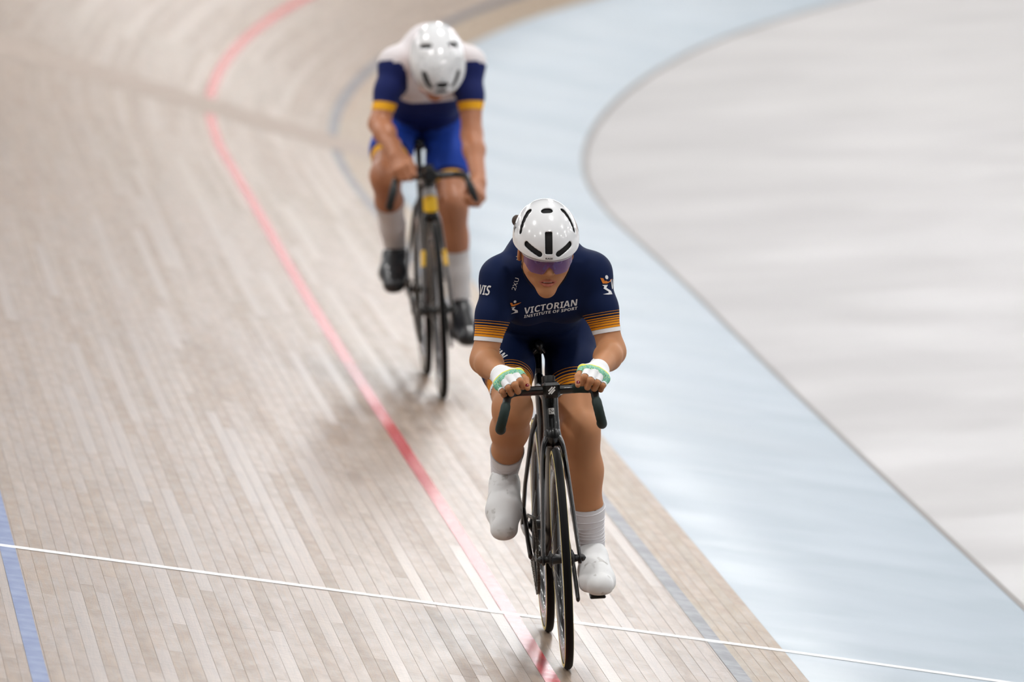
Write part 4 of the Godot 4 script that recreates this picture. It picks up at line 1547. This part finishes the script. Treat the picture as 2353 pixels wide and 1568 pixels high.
		var nb := Basis(axis.cross(Vector3(0, 0.45, 0.9)).normalized(), axis, axis.cross(Vector3(0, 0.45, 0.9)).normalized().cross(axis))
		nf.egg(tip + nb.z * -0.0062 if nb.z.z < 0 else tip + nb.z * 0.0062, Vector3(0.0062, 0.0085, 0.0034), 0.001, 0, 0, nb)
		part("thumb_nail", whole(nf.net(0.0012)), mat(rgb(110, 14, 26), 0.2, 0.0, 0.5), me, "dark red painted thumb nail")
	# socks and overshoes
	var sm := mat(rgb(226, 224, 228), 0.8)
	for e in [[SHANK_R, j.kn_r, j.an_r, Vector3(-0.113, 0.598, -0.65), [0.80, 0.84, 0.87, 0.90]], [SHANK_L, j.kn_l, j.an_l, Vector3(0.119, 0.424, -0.57), [0.665, 0.74, 0.79, 0.825, 0.855, 0.885, 0.915, 0.94]]]:
		var so := part("sock", sock(body, e[0], e[1], e[2], along(e[1], e[2], e[3]), 0.0035), sm, me, "white ribbed sock")
		for q in e[4]:   # gathered folds
			var ring := Sh.new()
			var c: Vector3 = (e[1] as Vector3).lerp(e[2], q)
			var ax := ((e[2] as Vector3) - (e[1] as Vector3)).normalized()
			var u := ax.cross(Vector3.RIGHT).normalized()
			var w := ax.cross(u)
			var pts := []
			var rr := []
			for i in 25:
				var a := TAU * i / 24.0
				var d := u * cos(a) + w * sin(a)
				pts.append(F.trace(c + d * 0.09 + ax * 0.002 * sin(a * 2.0 + q * 40.0), -d, 0.0033))
				rr.append(0.0019)
			ring.tube(pts, rr, 8, ax, false)
			part("fold", ring, sm, so)
	var cover := mat(Color.WHITE, 0.6)
	cover.albedo_texture = scuff_texture(51)
	cover.uv1_triplanar = true
	cover.uv1_scale = Vector3(6, 6, 6)
	var sl := shoe_field(j.kn_l, j.an_l, Vector3(0.126, 0.212, -0.675), Vector3(0.132, 0.200, -0.50), Vector3(0.136, 0.196, -0.430))
	part("overshoe", whole(sl.net(0.005)), cover, me, "white stretch overshoe")
	var sr := shoe_field(j.kn_r, j.an_r, Vector3(-0.120, 0.486, -0.800), Vector3(-0.133, 0.418, -0.648), Vector3(-0.138, 0.368, -0.588))
	part("overshoe", whole(sr.net(0.005)), cover, me, "white stretch overshoe")
	# hair under and behind the helmet
	var hair := Field.new()
	hair.egg(Vector3(0, 0.02, -0.03), Vector3(0.081, 0.09, 0.088), 0.01)
	hair.egg(Vector3(0, -0.03, -0.085), Vector3(0.06, 0.06, 0.045), 0.03)
	hair.egg(Vector3(-0.078, 0.048, -0.110), Vector3(0.016, 0.018, 0.018), 0.01)
	hair.below(Vector3(0, -0.01, 0.03), Vector3(0, 0.6, -0.8), 0.01)
	var hh := place(whole(hair.net(0.005)), head_b, head_at)
	part("hair", hh, mat(rgb(58, 42, 34), 0.6), me, "dark brown hair under the helmet")
	# helmet
	var vents := [
		[Vector3(-0.0055, 0.1105, 0.0935), Vector3(-0.005, 0.0520, 0.1245), 0.0105, 0, 0],
		[Vector3(-0.0600, 0.1290, -0.0060), Vector3(-0.0850, 0.0850, 0.0330), 0.0100, 0.0060], [Vector3(0.0510, 0.1360, 0.0030), Vector3(0.0790, 0.0930, 0.0410), 0.0100, 0.0060],
		[Vector3(-0.0130, 0.1500, 0.0230), Vector3(0.0020, 0.1500, 0.0230), 0.0075, 0.0075],
		[Vector3(-0.0720, 0.0640, 0.0830), Vector3(-0.0350, 0.0480, 0.1165), 0.0070, 0.0068], [Vector3(0.0630, 0.0670, 0.0910), Vector3(0.0270, 0.0500, 0.1195), 0.0070, 0.0068],
		[Vector3(-0.05, 0.13, -0.08), Vector3(-0.05, 0.10, -0.12), 0.008, 0.006], [Vector3(0.05, 0.13, -0.08), Vector3(0.05, 0.10, -0.12), 0.008, 0.006]]
	build_helmet(me, vents, head_b, head_at, 0.0, true)
	# eyes and glasses
	for s in [-1.0, 1.0]:
		var ey := Field.new()
		ey.ball(Vector3(s * 0.032, 0.009, 0.077), 0.012)
		part("eye", place(whole(ey.net(0.0022)), head_b, head_at), mat(rgb(225, 220, 214), 0.2), me)
		var ir := Field.new()
		ir.egg(Vector3(s * 0.032, 0.007, 0.0875), Vector3(0.0055, 0.0055, 0.002), 0.001)
		part("iris", place(whole(ir.net(0.001)), head_b, head_at), mat(rgb(52, 36, 26), 0.2), me)
		var br := Sh.new()
		br.tube(arc_points([Vector3(s * 0.013, 0.024, 0.0945), Vector3(s * 0.03, 0.030, 0.088), Vector3(s * 0.05, 0.025, 0.071)], 3), arc_values([Vector2(0.002, 0.003), Vector2(0.002, 0.0035), Vector2(0.0015, 0.002)], 3), 8)
		part("eyebrow", place(br, head_b, head_at), mat(rgb(60, 42, 32), 0.7), me)
	var te := Sh.new()
	te.box(Vector3(0, -0.0605, 0.084), Vector3(0.013, 0.003, 0.003), Basis.IDENTITY, 0.001)
	part("teeth", place(te, head_b, head_at), mat(rgb(225, 218, 205), 0.3), me)
	build_glasses(me, head_b, head_at)
	var er := Sh.new()
	for q in [[-0.0815, -0.030, -0.004], [-0.083, -0.022, -0.008]]:
		er.tube([Vector3(q[0] - 0.003, q[1], q[2]), Vector3(q[0] + 0.003, q[1], q[2])], [0.0022, 0.0022], 8, Vector3.UP)
	part("earring", place(er, head_b, head_at), mat(rgb(210, 205, 190), 0.2, 0.9), me, "small silver ear studs")

func scuff_texture(seed_no: int) -> ImageTexture:   # white cloth with a few grey scuffs
	var a := FastNoiseLite.new()
	a.seed = seed_no
	a.frequency = 0.012
	a.fractal_octaves = 4
	var src: Image = a.get_seamless_image(256, 256)
	var img := Image.create(256, 256, false, Image.FORMAT_RGB8)
	for y in 256:
		for x in 256:
			var t := src.get_pixel(x, y).r
			img.set_pixel(x, y, rgb(232, 233, 234).lerp(rgb(168, 166, 162), smoothstep(0.70, 0.86, t)))
	return ImageTexture.create_from_image(img)

func print_logo(F: Field, suit: Node3D, ink_white: Material, ink_orange: Material, at: Vector3, xd: Vector3, yd: Vector3, dir: Vector3, size: float) -> void:
	# a small figure: round head, orange arms, curved white body
	var wh := Sh.new()
	var gold := Sh.new()
	var k := size
	var d := disc2(Vector2(0.02, 0.40) * k, 0.12 * k)
	conform(F, d[0], d[1], at, xd, yd, dir, 0.0034, wh)
	var arms := poly([Vector2(-0.42, 0.36) * k, Vector2(-0.24, 0.34) * k, Vector2(-0.16, 0.17) * k, Vector2(0.55, 0.30) * k, Vector2(0.30, 0.14) * k, Vector2(-0.02, 0.03) * k, Vector2(-0.30, 0.03) * k])
	conform(F, arms[0], arms[1], at, xd, yd, dir, 0.0036, gold)
	var bodyp := poly([Vector2(-0.34, -0.06) * k, Vector2(0.05, -0.05) * k, Vector2(-0.10, -0.22) * k, Vector2(0.22, -0.40) * k, Vector2(0.24, -0.60) * k, Vector2(-0.12, -0.62) * k, Vector2(-0.40, -0.60) * k, Vector2(-0.04, -0.52) * k, Vector2(0.0, -0.44) * k, Vector2(-0.28, -0.26) * k, Vector2(-0.22, -0.14) * k])
	conform(F, bodyp[0], bodyp[1], at, xd, yd, dir, 0.0034, wh)
	part("emblem", wh, ink_white, suit, "white figure emblem with a round head")
	part("emblem_arms", gold, ink_orange, suit, "orange arms of the figure emblem")

func glove_texture() -> ImageTexture:
	var img := Image.create(256, 512, false, Image.FORMAT_RGB8)
	var no := FastNoiseLite.new()
	no.seed = 8
	no.frequency = 0.06
	var white := rgb(240, 241, 243)
	for y in 512:
		var m := (y / 512.0 - 0.5) * 0.26    # metres forward of the wrist
		for x in 256:
			var c := white
			var edge := m + no.get_noise_2d(x * 0.4, 3.0) * 0.004
			if edge > 0.054 and edge < 0.092:
				var n := no.get_noise_2d(x * 2.0, y * 2.0)
				c = rgb(96, 178, 150).lerp(rgb(170, 214, 190), clampf(n * 1.6 + 0.4, 0.0, 1.0))
				if n < -0.45: c = rgb(40, 120, 96)
				if edge < 0.062 or (n > 0.42): c = rgb(236, 226, 60)
			elif absf(m - 0.012) < 0.0008 or absf(m + 0.022) < 0.0008: c = rgb(206, 207, 210)
			img.set_pixel(x, y, c)
	return ImageTexture.create_from_image(img)

func build_helmet(me: Node3D, vents: Array, hb: Basis, at: Vector3, tail: float, fine: bool) -> void:
	var F := helmet_field(vents, tail)
	var shell := mat(rgb(240, 241, 243), 0.16, 0.0, 1.0)
	var h := group_part("helmet", me)
	part("helmet_shell", place(whole(F.net(0.0022 if fine else 0.005)), hb, at), shell, h, "glossy white helmet shell with open vents")
	var L := Field.new()
	L.egg(Vector3(0, 0.035, -0.012), Vector3(0.0935, 0.1115, 0.1315), 0.002)
	if tail > 0.0: L.egg(Vector3(0, 0.043, -0.062), Vector3(0.080, 0.092, 0.119), 0.03)
	L.egg(Vector3(0, 0.02, -0.012), Vector3(0.080, 0.098, 0.118), 0.002, 0, 1)
	L.below(Vector3(0, 0.031, 0.125), Vector3(0, 1, -0.02), 0.004)
	L.below(Vector3(0, 0.015, 0.03), Vector3(0, 1, 0.28), 0.004)
	part("helmet_liner", place(whole(L.net(0.004)), hb, at), mat(rgb(16, 16, 18), 0.8), h, "black padding inside the helmet")
	if not fine: return
	for e in [[0.0062, 1.15, Vector3(-0.0035, 0.0375, 0.13), Vector3.RIGHT, Vector3.UP, Vector3(0, 0, -1)], [0.02, 1.1, Vector3(-0.12, 0.075, -0.035), Vector3(0, 0, 1), Vector3(0.3, 1, 0).normalized(), Vector3(1, -0.15, 0).normalized()], [0.02, 1.1, Vector3(0.12, 0.075, -0.035), Vector3(0, 0, -1), Vector3(-0.3, 1, 0).normalized(), Vector3(-1, -0.15, 0).normalized()]]:
		var ink := Sh.new()
		var t := letters("KASK", e[0], 0.0, e[1])
		conform(F, t[0], t[1], e[2], e[3], e[4], e[5], 0.0006, ink)
		part("helmet_lettering", place(ink, hb, at), mat(rgb(20, 20, 22), 0.4), h, "black lettering on the helmet")
	var strap := Sh.new()
	for s in [-1.0, 1.0]:
		strap.tube(arc_points([Vector3(s * 0.080, 0.03, 0.02), Vector3(s * 0.076, -0.02, 0.02), Vector3(s * 0.062, -0.075, 0.026), Vector3(s * 0.03, -0.112, 0.036), Vector3(0, -0.121, 0.04)], 4), arc_values([Vector2(0.001, 0.004), Vector2(0.001, 0.004), Vector2(0.001, 0.004), Vector2(0.001, 0.004), Vector2(0.001, 0.004)], 4), 8)
	part("chin_strap", place(strap, hb, at), mat(rgb(18, 18, 20), 0.7), h)

func build_glasses(me: Node3D, hb: Basis, at: Vector3) -> void:
	var g := group_part("sunglasses", me)
	var lens := Sh.new()
	for side in 2:
		var rows := []
		for r in 7:
			var row := []
			for i in 41:
				var u := i / 20.0 - 1.0
				var a := u * deg_to_rad(66.0)
				var x := 0.080 * sin(a)
				var bottom := -0.0235 + 0.020 * smoothstep(0.62, 1.0, absf(u)) + 0.026 * (1.0 - smoothstep(0.0, 0.24, absf(u)))
				var y := lerpf(bottom, 0.0235, r / 6.0)
				var z := 0.030 + 0.086 * cos(a) - (0.0018 if side == 1 else 0.0) - absf(y) * 0.05
				row.append(Vector3(x, y, z))
			if side == 1: row.reverse()
			rows.append(row)
		lens.grid(rows)
	var lm := mat(Color(0.40, 0.24, 0.52, 0.30), 0.05, 0.3)
	lm.transparency = BaseMaterial3D.TRANSPARENCY_ALPHA
	part("lens", place(lens, hb, at), lm, g, "violet and pink mirrored shield lens")
	var clear := mat(Color(0.9, 0.88, 0.9, 0.55), 0.1, 0.0, 1.0)
	clear.transparency = BaseMaterial3D.TRANSPARENCY_ALPHA
	var fr := Sh.new()
	var pts := []
	var rr := []
	for i in 31:
		var u := i / 15.0 - 1.0
		var a := u * deg_to_rad(68.0)
		pts.append(Vector3(0.080 * sin(a), 0.0245 - 0.003 * absf(u), 0.0305 + 0.086 * cos(a)))
		rr.append(Vector2(0.0022, 0.0034))
	fr.tube(pts, rr, 10, Vector3.BACK)
	part("brow_bar", place(fr, hb, at), clear, g, "clear frame along the top of the lens")
	for s in [-1.0, 1.0]:
		var arm := Sh.new()
		arm.tube(arc_points([Vector3(s * 0.0745, 0.022, 0.060), Vector3(s * 0.083, 0.024, 0.02), Vector3(s * 0.083, 0.012, -0.03)], 4), arc_values([Vector2(0.002, 0.006), Vector2(0.002, 0.004), Vector2(0.002, 0.003)], 4), 8)
		part("temple", place(arm, hb, at), clear, g)
	var np := Sh.new()
	for s in [-1.0, 1.0]: np.tube([Vector3(s * 0.011, 0.004, 0.106), Vector3(s * 0.016, -0.010, 0.100)], [Vector2(0.004, 0.003), Vector2(0.004, 0.003)], 8)
	part("nose_pad", place(np, hb, at), mat(rgb(150, 160, 190), 0.3), g)

func build_rider_back(at: Vector3, turn: float) -> void:
	var me := thing("person", "cyclist in white, blue and yellow kit with bowed white helmet, following behind", "person", at, turn)
	var j := {
		"sh_r": Vector3(-0.092, 1.245, -0.37), "sh_l": Vector3(0.190, 1.232, -0.37), "el_r": Vector3(-0.168, 1.028, -0.28), "el_l": Vector3(0.178, 0.965, -0.26),
		"wr_r": Vector3(-0.122, 0.925, -0.085), "wr_l": Vector3(0.184, 0.805, -0.09), "pelvis": Vector3(0.02, 1.015, -0.80),
		"hip_r": Vector3(-0.075, 0.975, -0.77), "hip_l": Vector3(0.105, 0.965, -0.77), "kn_r": Vector3(-0.148, 0.815, -0.43), "kn_l": Vector3(0.106, 0.68, -0.50),
		"an_r": Vector3(-0.107, 0.514, -0.75), "an_l": Vector3(0.12, 0.305, -0.62), "short_top": true, "calf": 0.86, "flat": 0.03, "neck_base": Vector3(0.05, 1.315, -0.41), "neck_top": Vector3(0.052, 1.28, -0.28)}
	var head_at := Vector3(0.054, 1.225, -0.185)
	var head_b := Basis(Vector3.UP, deg_to_rad(3.0)) * Basis(Vector3.RIGHT, deg_to_rad(64.0)) * Basis(Vector3.BACK, deg_to_rad(-2.0)) * Basis.from_scale(Vector3(1.06, 1.0, 0.93))
	var F := body_field(j)
	var body := F.net(0.01)
	var curl := [42.0, 75.0, 55.0]
	var thumb := [[0.045, 0.040, -0.014], [0.075, 0.042, -0.034], [0.095, 0.030, -0.050]]
	var hr := hand_field(j.wr_r, Vector3(0.10, -0.62, 0.78), Vector3(0.85, 0.45, 0.25), curl, thumb)
	var hl := hand_field(j.wr_l, Vector3(-0.02, -0.55, 0.83), Vector3(-0.60, 0.70, 0.40), curl, thumb)
	var hf := head_field(head_b.inverse() * (j.neck_base - head_at))
	var skin := mat(rgb(178, 118, 84), 0.45)
	var sh := whole(body)
	whole((hr.F as Field).net(0.004), sh)
	whole((hl.F as Field).net(0.004), sh)
	var hs := place(whole(hf.net(0.005)), head_b, head_at)
	var start := sh.v.size()
	sh.v.append_array(hs.v)
	sh.nn.append_array(hs.nn)
	for i in hs.f: sh.f.append(i + start)
	part("body", sh, skin, me)
	var white := rgb(226, 220, 222)
	var navy := rgb(28, 38, 92)
	var blue := rgb(36, 70, 168)
	var yellow := rgb(236, 172, 40)
	var st := mat(Color.WHITE, 0.65, 0.0, 0.0, 0.25)
	st.albedo_texture = stripes_texture([[white, []], [navy, [[0.0, 0.032, yellow]]], [blue, [[0.0, 0.034, yellow], [0.034, 0.05, navy]]], [navy, []]])
	var cuts := {"arm_r": along(j.sh_r, j.sh_r + hem(j.sh_r, j.el_r), Vector3(-0.155, 1.075, -0.30)), "arm_l": along(j.sh_l, j.sh_l + hem(j.sh_l, j.el_l), Vector3(0.172, 1.06, -0.29)), "leg_r": 0.27, "leg_l": 0.295, "neck": 0.04}
	part("skinsuit", dress(body, j, cuts, null, 4, 0.0025), st, me, "white jersey with navy sleeves, blue shorts and yellow hems")
	var sm := mat(rgb(222, 218, 218), 0.8)
	part("sock", sock(body, SHANK_R, j.kn_r, j.an_r, 0.16, 0.004), sm, me, "tall white sock")
	part("sock", sock(body, SHANK_L, j.kn_l, j.an_l, 0.175, 0.004), sm, me, "tall white sock")
	var black := mat(rgb(26, 28, 32), 0.3, 0.0, 0.4)
	part("shoe", whole(shoe_field(j.kn_l, j.an_l, Vector3(0.122, 0.215, -0.675), Vector3(0.130, 0.195, -0.50), Vector3(0.133, 0.182, -0.425)).net(0.007)), black, me, "black cycling shoe")
	part("shoe", whole(shoe_field(j.kn_r, j.an_r, Vector3(-0.115, 0.478, -0.805), Vector3(-0.125, 0.425, -0.665), Vector3(-0.128, 0.387, -0.605)).net(0.007)), black, me, "black cycling shoe")
	var vents := [
		[Vector3(-0.012, 0.092, 0.108), Vector3(0.012, 0.092, 0.108), 0.008, 0.008], [Vector3(-0.010, 0.060, 0.124), Vector3(0.010, 0.060, 0.124), 0.008, 0.008],
		[Vector3(-0.066, 0.105, 0.064), Vector3(-0.046, 0.078, 0.104), 0.008, 0.007], [Vector3(0.066, 0.105, 0.064), Vector3(0.046, 0.078, 0.104), 0.008, 0.007],
		[Vector3(-0.062, 0.118, -0.055), Vector3(-0.034, 0.138, -0.045), 0.008, 0.007], [Vector3(0.062, 0.118, -0.055), Vector3(0.034, 0.138, -0.045), 0.008, 0.007]]
	build_helmet(me, vents, head_b, head_at, 1.0, false)
